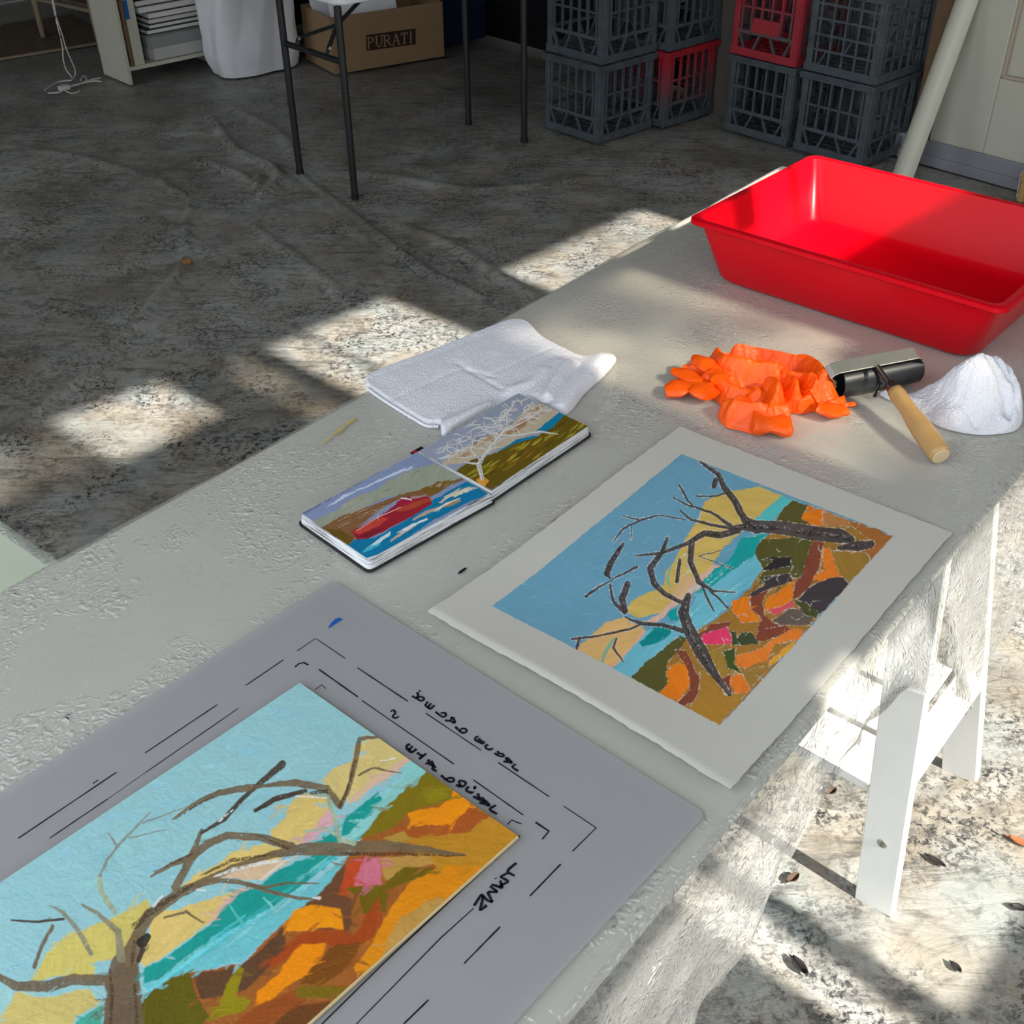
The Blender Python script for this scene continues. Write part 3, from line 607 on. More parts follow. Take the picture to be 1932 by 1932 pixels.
# pale green tub just beyond the far edge of the table
g1, g2 = W((0, 980), 0.60), W((105, 1052), 0.60); gd = (g2 - g1) / np.linalg.norm(g2 - g1); gn = np.array([gd[1], -gd[0], 0])
if gn @ np.array([-1, -0.3, 0]) < 0: gn = -gn
r = thing('storage_tub', 'pale green lidded tub sealed with clear tape beyond the table edge', 'tub', np.append((g1 - gd * 0.1 + gn * 0.15)[:2], 0.02))
go = g1 - gd * 0.22; ln = 0.42
mb = MB(); mb.box(go + gd * 0.015 + gn * 0.015 - np.array([0, 0, 0.585]), gd * (ln - 0.03), gn * 0.30, (0, 0, 0.565)); mb.build('body', M['green_board'], r, bevel=0.01)
mb = MB(); mb.box(go - np.array([0, 0, 0.022]), gd * ln, gn * 0.33, (0, 0, 0.022)); mb.build('lid', M['green_board'], r, bevel=0.004)
mb = MB(); Q = [g1 + gd * t + gn * 0.012 + np.array([0, 0, 0.003 + 0.002 * random.random()]) for t in np.linspace(0.02, 0.15, 9)]
mb.tube(Q, [0.006 + 0.004 * random.random() for _ in Q], 8, 0.35); mb.build('clear_tape', M['film_drape'], r, smooth=60)

# ------------------------------------------------------------------ red tray
def tray():
    zr = TZ + 0.117; c0 = W((1295, 412), zr); cr = W((1897, 588), zr); bl = W((1530, 289), zr)
    e1 = (cr - c0); L1 = np.linalg.norm(e1); e1 /= L1; e2 = np.array([-e1[1], e1[0], 0.0]); L2 = float((bl - c0) @ e2)
    if L2 < 0: e2, L2 = -e2, -L2
    pass
    r = thing('tray', 'deep bright red plastic photo tray at the far end of the table', 'tray', c0 + e1 * L1 / 2 + e2 * L2 / 2 - np.array([0, 0, 0.115]))
    def ring(ins, z, rad, k=7):
        P = []
        x0, x1, y0, y1 = ins, L1 - ins, ins, L2 - ins
        for cx, cy, a0 in ((x1 - rad, y0 + rad, -90), (x1 - rad, y1 - rad, 0), (x0 + rad, y1 - rad, 90), (x0 + rad, y0 + rad, 180)):
            for i in range(k):
                a = R(a0 + 90 * i / (k - 1)); P.append(c0 + e1 * (cx + rad * math.cos(a)) + e2 * (cy + rad * math.sin(a)) + np.array([0, 0, z - 0.117]))
        return P
    prof = [(0.075, 0.0035, 0.03), (0.048, 0.0035, 0.03), (0.040, 0.012, 0.028), (0.014, 0.108, 0.018), (0.012, 0.1085, 0.018), (0.004, 0.107, 0.020), (0.000, 0.110, 0.020), (0.0005, 0.1165, 0.020), (0.006, 0.1185, 0.018), (0.015, 0.1165, 0.016), (0.0175, 0.108, 0.016), (0.043, 0.015, 0.024), (0.054, 0.0075, 0.020), (0.085, 0.0065, 0.02)]
    rings = [ring(*p) for p in prof]; n = len(rings[0])
    mb = MB(); V = [p for q in rings for p in q]
    Fc = [(i * n + j, i * n + (j + 1) % n, (i + 1) * n + (j + 1) % n, (i + 1) * n + j) for i in range(len(rings) - 1) for j in range(n)]
    Fc += [tuple(range(n - 1, -1, -1)), tuple((len(rings) - 1) * n + j for j in range(n))]
    mb.add(V, Fc); mb.build('basin', M['red'], r, smooth=40)
tray()

# ------------------------------------------------------------------ soft things: cloths and gloves
def K6(pts): return [(1220 + x / 2.7135, 620 + y / 2.7135) for x, y in pts]
def KT(pts): return [(540 + x / 3.0188, 590 + y / 3.0188) for x, y in pts]
class Field:
    def __init__(s): s.l = []
    def add(s, px, w, h, z=TZ): s.l.append((smooth_pts([W(p, z)[:2] for p in px], 5), w, h)); return s
    def __call__(s, x, y):
        Z = np.zeros(x.shape)
        for P, w, h in s.l:
            d = np.full(x.shape, 9.0)
            for a, b in zip(P[:-1], P[1:]):
                e = b - a; t = np.clip(((x - a[0]) * e[0] + (y - a[1]) * e[1]) / (e @ e + 1e-9), 0, 1)
                d = np.minimum(d, np.hypot(x - a[0] - t * e[0], y - a[1] - t * e[1]))
            v = h * np.exp(-(d / w) ** 2); Z = np.maximum(Z, v) if h > 0 else Z + v
        return Z
def dome(out_px, center_px, hf, n=260, rings=70, z0=TZ + 0.0035, edge=0.02, wob=0.0):
    P = smooth_pts([W(p, TZ)[:2] for p in out_px + [out_px[0]]], 8)[:-1]
    seg = np.linalg.norm(np.roll(P, -1, 0) - P, axis=1); cum = np.concatenate([[0], np.cumsum(seg)]); tt = np.linspace(0, cum[-1], n, endpoint=False)
    Pc = np.vstack([P, P[:1]]); Q = np.stack([np.interp(tt, cum, Pc[:, i]) for i in (0, 1)], -1)
    c = W(center_px, TZ)[:2]; rr = np.linspace(0, 1, rings) ** 0.8
    X = c[0] + rr[:, None] * (Q[:, 0] - c[0])[None]; Y = c[1] + rr[:, None] * (Q[:, 1] - c[1])[None]
    De = (1 - rr)[:, None] * np.hypot(Q[:, 0] - c[0], Q[:, 1] - c[1])[None]
    Z = hf(X, Y, np.broadcast_to(rr[:, None], X.shape), De) * np.clip(De / edge, 0, 1) ** 0.5
    if wob:
        X = X + wob * (fb(X * 120, Y * 120, 31, 3) - 0.5) * np.clip(Z / 0.01, 0, 1); Y = Y + wob * (fb(X * 120, Y * 120, 35, 3) - 0.5) * np.clip(Z / 0.01, 0, 1)
    V = np.stack([X, Y, z0 + Z], -1); mb = MB()
    bot = V[-1].copy(); bot[:, 2] = z0 - 0.0008; V = np.concatenate([V, bot[None]]); h = len(V)
    Fc = [(i * n + j, (i + 1) * n + j, (i + 1) * n + (j + 1) % n, i * n + (j + 1) % n) for i in range(1, h - 1) for j in range(n)]
    cidx = h * n; VV = np.vstack([V.reshape(-1, 3), V[0, 0][None]])
    Fc += [(cidx, n + j, n + (j + 1) % n) for j in range(n)] + [tuple((h - 1) * n + j for j in range(n))]
    mb.add(VV, Fc); return mb
# flat folded towel
tw = KT([(452, 402), (470, 372), (560, 330), (800, 240), (1000, 160), (1180, 90), (1290, 55), (1375, 66), (1450, 142), (1560, 205), (1700, 270), (1790, 272), (1862, 266), (1876, 290), (1800, 380), (1700, 470), (1590, 590), (1440, 530), (1330, 500), (1190, 550), (1010, 652), (915, 708), (884, 702), (872, 648), (800, 648), (735, 612), (620, 542), (540, 490), (462, 432)])
ff = Field().add(KT([(590, 528), (800, 430), (1000, 350), (1180, 390)]), 0.005, -0.0018).add(KT([(985, 318), (1120, 400), (1260, 482)]), 0.005, -0.0020).add(KT([(1130, 392), (1300, 320), (1500, 230)]), 0.005, -0.0014).add(KT([(480, 405), (800, 285), (1200, 130)]), 0.006, -0.0008)
fp = Field().add(KT([(1625, 320), (1570, 400), (1490, 520)]), 0.011, 0.012).add(KT([(1560, 320), (1500, 400), (1430, 500)]), 0.016, 0.006).add(KT([(1800, 300), (1700, 400), (1560, 580)]), 0.02, 0.010).add(KT([(890, 678), (1000, 630), (1150, 565)]), 0.012, 0.006).add(KT([(1280, 480), (1400, 430), (1480, 360)]), 0.012, 0.008)
def tow(x, y, r, d): return 0.0050 + ff(x, y) + fp(x, y) + 0.0022 * (fb(x * 30, y * 30, 3) - 0.5) + 0.0009 * (fb(x * 600, y * 600, 5, 2) - 0.5)
r = thing('hand_towel', 'white terry hand towel lying flat behind the open sketchbook', 'towel', W((900, 720), TZ))
dome(tw, (900, 715), tow, 520, 150, edge=0.005, wob=0.002).build('towel_cloth', M['terry'], r, smooth=80)
mb = MB(); E_ = [W(p, TZ + 0.0050) for p in KT([(1290, 57), (1375, 70), (1450, 145), (1560, 207), (1700, 272), (1790, 276)])]; mb.tube(smooth_pts(E_, 10), [0.0022 + 0.0012 * (i % 2) for i in range(51)], 6); mb.build('hem_stitching', M['terry_hem'], r, smooth=60)
mb = MB(); E_ = [W(p, TZ + 0.0050) for p in KT([(462, 432), (540, 488), (620, 540), (735, 610), (800, 645), (868, 648)])]; mb.tube(smooth_pts(E_, 10), [0.0020 + 0.0012 * (i % 2) for i in range(51)], 6); mb.build('hem_stitching', M['terry_hem'], r, smooth=60)
_wv = [(rng.uniform(0, 2 * PI), rng.uniform(0.016, 0.045), rng.uniform(0, 6.28)) for _ in range(9)]
def crumple(x, y, k0=0):
    wx = x + 0.010 * (fb(x * 35, y * 35, 41 + k0, 2) - 0.5); wy = y + 0.010 * (fb(x * 35, y * 35, 45 + k0, 2) - 0.5); t = 0
    for a, l, p in _wv:
        v = (wx * math.cos(a) + wy * math.sin(a)) / l + p; tri = np.abs((v % 2) - 1); t = t + l * (tri - 0.5)
    return t / 0.1
# bunched cloth
bo = K6([(1190, 348), (1240, 340), (1300, 352), (1380, 345), (1440, 352), (1520, 345), (1620, 330), (1720, 320), (1800, 350), (1850, 392), (1903, 430), (1922, 480), (1885, 530), (1800, 548), (1690, 552), (1570, 533), (1480, 503), (1400, 445), (1330, 402), (1250, 378)])
pk = W(K6([(1640, 395)])[0], TZ)[:2]; pk2 = W(K6([(1560, 430)])[0], TZ)[:2]; pk3 = W(K6([(1750, 430)])[0], TZ)[:2]
bf = Field().add(K6([(1560, 400), (1680, 420), (1790, 470), (1840, 520)]), 0.006, -0.012).add(K6([(1480, 420), (1560, 470), (1680, 530)]), 0.007, -0.008).add(K6([(1620, 370), (1700, 400), (1800, 440)]), 0.006, -0.010)
bp_ = Field().add(K6([(1700, 340), (1790, 390), (1870, 450), (1895, 500), (1830, 535)]), 0.008, 0.014).add(K6([(1600, 350), (1720, 380), (1830, 470)]), 0.008, 0.008)
def bun(x, y, r, d):
    g = lambda c, s: np.exp(-((x - c[0]) ** 2 + (y - c[1]) ** 2) / s ** 2)
    b = 0.054 * g(pk, 0.036) + 0.028 * g(pk2, 0.036) + 0.034 * g(pk3, 0.045) + 0.006 + 0.012 * crumple(x, y, 7)
    return np.maximum(0.004, b + bf(x, y) + bp_(x, y) + 0.010 * (fb(x * 38, y * 38, 8, 3) - 0.5) + 0.003 * (fb(x * 360, y * 360, 5, 2) - 0.5))
r = thing('wash_cloth', 'white terry cloth bunched in a heap beside the roller', 'cloth', W((1815, 780), TZ))
dome(bo, K6([(1640, 430)])[0], bun, 420, 120, edge=0.012, wob=0.003).build('bunched_cloth', M['terry'], r, smooth=80)
# crumpled orange gloves
go_ = K6([(150, 262), (240, 225), (330, 205), (430, 190), (560, 190), (700, 225), (820, 262), (890, 305), (915, 350), (905, 395), (960, 380), (1010, 395), (1022, 432), (960, 462), (885, 432), (790, 446), (722, 442), (738, 520), (640, 538), (572, 556), (480, 532), (402, 512), (362, 456), (380, 405), (310, 352), (240, 335), (190, 330)])
gf = Field()
for pts, w, h in [([(450, 190), (560, 185), (680, 215), (780, 250), (860, 320), (890, 390)], 0.016, 0.046), ([(350, 220), (400, 290), (500, 320), (640, 340)], 0.013, 0.040), ([(330, 200), (430, 185), (520, 190)], 0.014, 0.034),
                  ([(160, 255), (280, 280), (420, 350)], 0.011, 0.022), ([(300, 330), (420, 385), (540, 410)], 0.013, 0.028), ([(390, 460), (520, 500), (700, 490)], 0.012, 0.024), ([(600, 380), (650, 430), (620, 510)], 0.010, 0.028),
                  ([(650, 320), (720, 370), (750, 420)], 0.010, 0.034), ([(540, 390), (480, 450), (420, 490)], 0.010, 0.026), ([(930, 445), (980, 420), (1010, 400)], 0.008, 0.016), ([(720, 330), (800, 350), (850, 400)], 0.010, 0.032), ([(780, 440), (840, 410), (880, 400)], 0.010, 0.020)]: gf.add(K6(pts), w, h)
def glo(x, y, r, d):
    base = 0.016 * np.clip(d / 0.05, 0, 1) ** 0.6
    return np.maximum(0.0035, base + gf(x, y) * 0.80 + 0.016 * crumple(x, y) * np.clip(d / 0.03, 0.15, 1))
r = thing('rubber_gloves', 'crumpled bright orange rubber gloves lying left of the roller', 'gloves', W((1430, 740), TZ))
dome(go_, K6([(600, 350)])[0], glo, 460, 140, edge=0.006, wob=0.004).build('glove_body', M['orange'], r, smooth=50)
def finger(px, w, z, flat=0.45, k=14):
    Q = smooth_pts([np.append(W(p, TZ + zz)[:2], TZ + zz) for p, zz in zip(K6(px), z)], 6); n = len(Q)
    rr = [w * (0.95 + 0.16 * math.sin(i * 0.7 + px[0][0])) * (0.55 + 0.45 * min(1, (i + 1) / 2)) for i in range(n)]
    mb = MB(); mb.tube(Q, rr, k, flat); V = np.concatenate(mb.v); V += 0.003 * np.stack([fb(V[:, 0] * 90 + i * 9, V[:, 1] * 90 + V[:, 2] * 60, 3 + i, 3) - 0.5 for i in range(3)], -1) * 2
    V[:, 2] = np.maximum(V[:, 2], TZ + 0.003); mb.v = [V]; return mb.build('glove_finger', M['orange'], r, smooth=40)
finger([(92, 322), (160, 306), (240, 296), (330, 340)], 0.019, [0.012, 0.016, 0.018, 0.02])
finger([(136, 215), (230, 250), (330, 300)], 0.014, [0.018, 0.022, 0.024])
finger([(250, 150), (310, 190), (380, 260)], 0.014, [0.030, 0.034, 0.034], 0.6)
finger([(1015, 415), (950, 420), (880, 400)], 0.016, [0.014, 0.016, 0.018], 0.5)
finger([(1070, 385), (1030, 392), (980, 405)], 0.005, [0.008, 0.008, 0.010], 0.6)
finger([(735, 505), (640, 495), (540, 480)], 0.020, [0.012, 0.016, 0.020], 0.6)

# ------------------------------------------------------------------ brayer
def brayer():
    a = R(21.8); e1 = np.array([math.cos(a), math.sin(a), 0]); rad = 0.0235
    cl, cr = W((1571, 722), TZ + 0.028), W((1733, 690), TZ + 0.028); c = (cl + cr) / 2; e1 = cr - cl; L = np.linalg.norm(e1); e1 /= L; e2 = np.array([e1[1], -e1[0], 0]); up = np.array([0, 0, 1.0])
    r = thing('brayer', 'black rubber ink roller with steel frame and turned wooden handle', 'ink roller', c - np.array([0, 0, 0.025]))
    h = L / 2 - 0.006
    mb = MB(); mb.lathe(c - e1 * h, c + e1 * h, [(0, 0.004), (0, rad - 0.001), (0.001, rad), (2 * h - 0.001, rad), (2 * h, rad - 0.001), (2 * h, 0.004)], 48); mb.build('roller', M['rubber'], r, smooth=40)
    s1, s2 = W((1568, 696), TZ + 0.062), W((1738, 664), TZ + 0.062); sc = (s1 + s2) / 2; se = s2 - s1; sl = np.linalg.norm(se) / 2; se /= sl * 2
    wv = (np.array([-se[1], se[0], 0]) * 0.82 + up * 0.34); wv /= np.linalg.norm(wv); nv = np.cross(se, wv); nv *= np.sign(nv[2])
    def band(pts, w, t):
        mb = MB(); n = len(pts); V = []
        for i, p in enumerate(pts):
            tg = pts[min(i + 1, n - 1)] - pts[max(i - 1, 0)]; tg /= np.linalg.norm(tg); nn = np.cross(tg, wv); nn /= np.linalg.norm(nn)
            V += [p - wv * w / 2 - nn * t / 2, p + wv * w / 2 - nn * t / 2, p + wv * w / 2 + nn * t / 2, p - wv * w / 2 + nn * t / 2]
        Fc = [(i * 4 + j, i * 4 + (j + 1) % 4, (i + 1) * 4 + (j + 1) % 4, (i + 1) * 4 + j) for i in range(n - 1) for j in range(4)] + [(3, 2, 1, 0), tuple((n - 1) * 4 + j for j in range(4))]
        mb.add(V, Fc); return mb
    al, ar = c - e1 * (L / 2 - 0.001), c + e1 * (L / 2 - 0.001)
    pts = [al, al + (s1 - al) * 0.5 - se * 0.002, s1 - se * 0.001 - nv * 0.009, s1 + se * 0.003 - nv * 0.003, s1 + se * 0.010] + [s1 + se * t for t in np.linspace(0.02, sl * 2 - 0.02, 6)] + [s2 - se * 0.010, s2 - se * 0.003 - nv * 0.003, s2 + se * 0.001 - nv * 0.009, ar + (s2 - ar) * 0.5 + se * 0.002, ar]
    band([np.asarray(p) for p in pts], 0.021, 0.002).build('frame', M['steel'], r, bevel=0.0005)
    for q, s in ((al, -1), (ar, 1)):
        mb = MB(); mb.lathe(q - e1 * 0.004 * s, q + e1 * 0.005 * s, [(0, 0.004), (0.006, 0.004), (0.008, 0.0025), (0.009, 0.0003)], 14); mb.build('axle', M['steel'], r, smooth=40)
    ft = W((1650, 748), TZ + 0.006); mb = MB(); mb.tube([sc - nv * 0.002, c + e2 * (rad + 0.004) + up * 0.004 - e1 * 0.01, ft], [0.0028] * 3, 10); mb.build('rest_foot', M['metal_black'], r, smooth=50)
    k0 = W((1655, 691), TZ + 0.060); k1 = W((1681, 727), TZ + 0.046); k2 = W((1690, 742), TZ + 0.042); he = W((1776, 862), TZ + 0.0165)
    mb = MB(); mb.tube([k0, k1, k2], [0.0035, 0.0035, 0.0035], 12); mb.build('rod', M['bronze'], r, smooth=50)
    ax = (he - k1) / np.linalg.norm(he - k1); hl = np.linalg.norm(he - k1)
    mb = MB(); mb.lathe(k1 - ax * 0.003, he, [(0, 0.006), (0.001, 0.0085), (0.012, 0.0095), (0.014, 0.009)], 24); mb.build('ferrule', M['bronze'], r, smooth=50)
    s0 = 0.010; T = hl - s0
    pr = [(s0, 0.008), (s0 + 0.002, 0.0108), (s0 + 0.08 * T, 0.0118), (s0 + 0.2 * T, 0.0112), (s0 + 0.34 * T, 0.0115), (s0 + 0.48 * T, 0.0138), (s0 + 0.65 * T, 0.0152), (s0 + 0.82 * T, 0.0153), (s0 + 0.94 * T, 0.0148), (s0 + 0.975 * T, 0.0142), (s0 + 0.99 * T, 0.012)]
    mb = MB(); mb.lathe(k1, he, pr, 32); mb.build('handle', M['handle_wood'], r, smooth=50)
    mb = MB(); mb.lathe(he - ax * 0.001, he + ax * 0.01, [(0, 0.0122), (0.0006, 0.0118), (0.0007, 0.0001)], 32); mb.build('handle_end', M['cut_wood'], r, smooth=30)
brayer()

# ------------------------------------------------------------------ paper print
def plane_frame(px3, z):
    """origin, two unit axes (right-angled) and lengths from three corners a, b (end of first side), c (end of second side)"""
    a, b, c = [W(p, z) for p in px3]; e1 = b - a; l1 = np.linalg.norm(e1); e1 /= l1; e2 = np.array([-e1[1], e1[0], 0]); l2 = float((c - a) @ e2)
    if l2 < 0: e2, l2 = -e2, -l2
    return a, e1, e2, l1, l2
ZP = TZ + 0.0045
def quad_pts(px4, z, s, t, lift=(0, 0, 0, 0)):
    a, b, c, d = [W(p, z + h) * np.array([1, 1, 0]) + np.array([0, 0, z]) for p, h in zip(px4, lift)]; s = s[..., None]; t = t[..., None]
    return a * (1 - s) * (1 - t) + b * s * (1 - t) + c * s * t + d * (1 - s) * t
PAPER = [(807, 1154), (1282, 803), (1796, 1005), (1378, 1489)]      # left, far, right, near corners
def curl(P):
    """height of the sheet: the long side nearest the acrylic lifts off the table"""
    a, b, c, d = [W(p, ZP) for p in PAPER]; q = P[..., :2] - a[:2]; e = (d - a)[:2]; e = e / np.linalg.norm(e); nrm = np.array([-e[1], e[0]])
    dist = np.abs(q @ nrm); al = (q @ e) / np.linalg.norm((d - a)[:2])
    return 0.015 * np.clip(1 - dist / 0.16, 0, 1) ** 2 * (0.55 + 0.45 * np.sin(np.clip(al, 0, 1) * PI)) + 0.004 * np.clip(1 - al * 4, 0, 1) ** 2 * np.clip(1 - dist / 0.5, 0, 1)
def print_sheet():
    n = 170; s, t = np.meshgrid(np.linspace(0, 1, n), np.linspace(0, 1, n)); P = quad_pts(PAPER, ZP, s, t, (0.011, 0.001, 0.0, 0.007))
    e = 0.0016; jx = e * (fb(s * 40, t * 40, 3) - 0.5) * 2; jy = e * (fb(s * 40, t * 40, 7) - 0.5) * 2
    brd = ((s == 0) | (s == 1) | (t == 0) | (t == 1)); P[..., 0] += jx * brd; P[..., 1] += jy * brd
    r = thing('art_print', 'cream paper with a painted gnarled tree by a bay, nearest the sunny edge', 'painting', P[n // 2, n // 2])
    P[..., 2] += curl(P)
    up = P.reshape(-1, 3); lo = up - np.array([0, 0, 0.0007]); V = np.concatenate([up, lo]); off = n * n
    mb = MB(); idx = np.arange(n * n).reshape(n, n)
    q = np.stack([idx[:-1, :-1], idx[:-1, 1:], idx[1:, 1:], idx[1:, :-1]], -1).reshape(-1, 4)
    a = P[0, 1] - P[0, 0]; b = P[1, 0] - P[0, 0]; q = q if np.cross(a, b)[2] > 0 else q[:, ::-1]
    edge = np.concatenate([idx[0, :], idx[1:, -1], idx[-1, -2::-1], idx[-2:0:-1, 0]]); m = len(edge)
    Fc = [tuple(x) for x in q] + [tuple(x[::-1] + off) for x in q] + [(edge[i], edge[i] + off, edge[(i + 1) % m] + off, edge[(i + 1) % m]) for i in range(m)]
    mb.add(V, Fc); mb.build('paper', M['paper'], r, smooth=50)
    # painted image, laid on the sheet
    IM = [(928, 1146), (1286, 857), (1686, 1010), (1357, 1370)]
    s, t = np.meshgrid(np.linspace(0, 1, 720), np.linspace(0, 1, 560)); P = quad_pts(IM, ZP, s, t, (0.004, 0.0, 0.0, 0.003)); P[..., 2] += curl(P) + 0.0002
    brd = ((s == 0) | (s == 1) | (t == 0) | (t == 1)); P[..., 0] += 0.0012 * (fb(s * 60, t * 60, 3) - 0.5) * 2 * brd; P[..., 1] += 0.0012 * (fb(s * 60, t * 60, 5) - 0.5) * 2 * brd
    A = Paint(P, (780, 780), 1.8577, (100, 148, 170), strong=0.07); S_ = A.stroke; G = A.poly
    for _ in range(70):
        x, y = random.uniform(250, 1250), random.uniform(150, 850); a = random.uniform(-0.9, -0.3); l = random.uniform(12, 60)
        S_([(x, y, 2), (x + l * math.cos(a), y + l * math.sin(a), 5), (x + 1.8 * l * math.cos(a + .3), y + 1.8 * l * math.sin(a + .3), 1)], (128, 175, 190), 0.55, dry=0.42)
    white = (196, 192, 184)
    G([(1000, 370), (1020, 310), (1060, 285), (1130, 270), (1210, 255), (1300, 290), (1240, 350), (1190, 385), (1090, 470), (1050, 530), (1010, 570), (960, 600), (910, 650), (860, 700), (790, 715), (748, 700), (760, 660), (830, 625), (880, 600), (885, 555), (920, 500), (970, 410)], (198, 166, 88))
    G([(1005, 372), (1015, 312), (995, 395)], white)
    G([(1050, 532), (1085, 535), (1000, 615), (900, 690), (850, 735), (795, 742), (860, 700), (960, 602)], (205, 165, 148))
    G([(900, 640), (960, 560), (985, 590), (930, 660)], (205, 165, 120))
    G([(568, 832), (600, 798), (680, 730), (740, 716), (810, 755), (760, 830), (700, 885), (640, 872)], (206, 164, 104)); G([(640, 870), (700, 880), (770, 815), (800, 760), (820, 770), (740, 870), (690, 890)], (212, 160, 135))
    G([(690, 905), (760, 830), (820, 760), (920, 735), (980, 670), (1000, 615), (1080, 560), (1150, 440), (1240, 410), (1230, 440), (1200, 490), (1222, 545), (1182, 605), (1120, 650), (1050, 720), (960, 790), (890, 862), (755, 935)], (104, 172, 188), ang=-38)
    G([(985, 640), (1020, 575), (1110, 510), (1150, 440), (1232, 425), (1205, 490), (1090, 575), (1040, 610)], (22, 148, 145), ang=-38)
    G([(1185, 382), (1290, 288), (1332, 305), (1230, 397)], (82, 178, 178), ang=-38)
    G([(788, 806), (850, 748), (925, 742), (880, 792), (800, 822)], (10, 125, 125)); G([(888, 702), (920, 684), (932, 722), (904, 728)], (15, 140, 140))
    for k in range(16):
        x, y = random.uniform(900, 1180), random.uniform(520, 760); S_([(x, y, 3), (x + 45, y - 32, 7), (x + 80, y - 62, 2)], random.choice([(150, 205, 210), (60, 165, 170), (175, 210, 212)]), 0.7, dry=0.4)
    G([(1330, 305), (1684, 428), (1072, 1096), (752, 932), (890, 860), (950, 790), (1060, 722), (1182, 612), (1222, 545), (1200, 490), (1240, 420), (1262, 380)], (152, 108, 46))
    A.gap = 4.5; A.gapcol = white
    W_ = [((1330, 305), (1388, 325), (1368, 372), (1390, 388), (1262, 383), (1300, 330)), ((1195, 490), (1222, 440), (1392, 435), (1398, 490), (1362, 582), (1290, 572), (1225, 545)), ((755, 932), (830, 862), (930, 780), (958, 790), (930, 830), (885, 880), (902, 930), (888, 962), (840, 982), (790, 957))]
    for w in W_: G(list(w), (84, 80, 38))
    G([(1262, 515), (1215, 512), (1320, 500), (1332, 545), (1262, 558), (1225, 545)], (46, 42, 42)); G([(1225, 552), (1330, 535), (1350, 560), (1260, 590), (1210, 600)], (84, 80, 38))
    O = (236, 116, 26); RB = (124, 64, 46); DK = (64, 56, 58)
    G([(1362, 365), (1385, 322), (1442, 340), (1432, 392), (1390, 390)], O); G([(1432, 345), (1522, 370), (1536, 398), (1440, 390)], (172, 116, 66)); G([(1522, 372), (1684, 428), (1604, 512), (1545, 490), (1602, 440), (1540, 398)], (156, 96, 46))
    G([(1455, 478), (1590, 490), (1602, 512), (1530, 596), (1492, 560), (1472, 520)], (148, 112, 46)); G([(1392, 582), (1442, 545), (1430, 475), (1458, 472), (1490, 560), (1500, 572), (1440, 592)], (238, 116, 36)); G([(1400, 560), (1440, 470), (1420, 560)], (190, 140, 95))
    G([(1230, 600), (1232, 570), (1322, 562), (1332, 590), (1250, 612), (1182, 652), (1168, 642)], DK); G([(1350, 652), (1382, 612), (1442, 582), (1502, 572), (1526, 596), (1432, 702), (1392, 716), (1350, 690)], DK)
    G([(1318, 642), (1362, 560), (1400, 448), (1438, 450), (1420, 540), (1382, 612), (1342, 652)], RB); G([(1230, 690), (1240, 650), (1300, 612), (1337, 588), (1332, 632), (1312, 682), (1262, 702)], O)
    G([(1180, 650), (1250, 616), (1222, 660), (1232, 712), (1282, 742), (1252, 772), (1200, 762), (1222, 722), (1182, 682)], RB); G([(1113, 660), (1182, 640), (1180, 690), (1217, 727), (1150, 732), (1118, 690)], O)
    G([(1258, 722), (1332, 682), (1402, 716), (1392, 742), (1290, 742)], (100, 84, 76)); G([(1335, 655), (1372, 660), (1422, 702), (1412, 722), (1370, 706)], (70, 74, 38)); G([(1240, 690), (1300, 675), (1330, 655), (1330, 680), (1262, 704)], (205, 80, 90))
    G([(980, 790), (1040, 740), (1112, 730), (1100, 752), (1012, 782)], RB); G([(1000, 792), (1022, 770), (1102, 750), (1117, 806), (1020, 812)], (218, 58, 96)); G([(1210, 760), (1302, 742), (1322, 762), (1252, 792), (1200, 800)], RB)
    G([(1110, 760), (1118, 812), (1145, 812), (1130, 770)], (60, 70, 44)); G([(1135, 790), (1150, 770), (1185, 765), (1212, 805), (1150, 812)], (62, 70, 46)); G([(1128, 852), (1200, 832), (1332, 752), (1372, 762), (1352, 792), (1262, 812), (1242, 860), (1160, 892), (1130, 890)], (224, 118, 44))
    G([(1240, 872), (1342, 792), (1322, 832), (1252, 882)], (208, 144, 44)); G([(1085, 832), (1132, 822), (1120, 870), (1152, 912), (1100, 890)], (68, 78, 34)); G([(1010, 842), (1082, 820), (1100, 890), (1142, 912), (1062, 922), (990, 872)], (152, 116, 48))
    G([(1158, 902), (1252, 882), (1182, 962), (1160, 972)], (146, 110, 50)); G([(883, 902), (930, 873), (962, 890), (972, 950), (930, 1007), (858, 992), (892, 950)], O); G([(918, 828), (952, 830), (1002, 930), (992, 1000), (940, 1032), (918, 1016), (972, 972), (962, 900)], RB)
    G([(1002, 900), (1062, 922), (1102, 982), (1172, 972), (1072, 1092), (962, 1042), (1002, 982)], (164, 118, 46)); G([(1100, 922), (1152, 912), (1182, 972), (1130, 982)], (222, 116, 40)); G([(1080, 932), (1112, 912), (1112, 982), (1090, 986)], RB)
    for k in range(34):
        x, y = random.uniform(880, 1560), random.uniform(400, 1010); a = random.uniform(0, 6.28); l = random.uniform(10, 35)
        if y > 1200 - 0.72 * (x - 700) + 150: continue
        S_([(x, y, 2), (x + l * math.cos(a), y + l * math.sin(a), 4), (x + 1.6 * l * math.cos(a + .5), y + 1.6 * l * math.sin(a + .5), 1)], white, 0.75, dry=0.38)
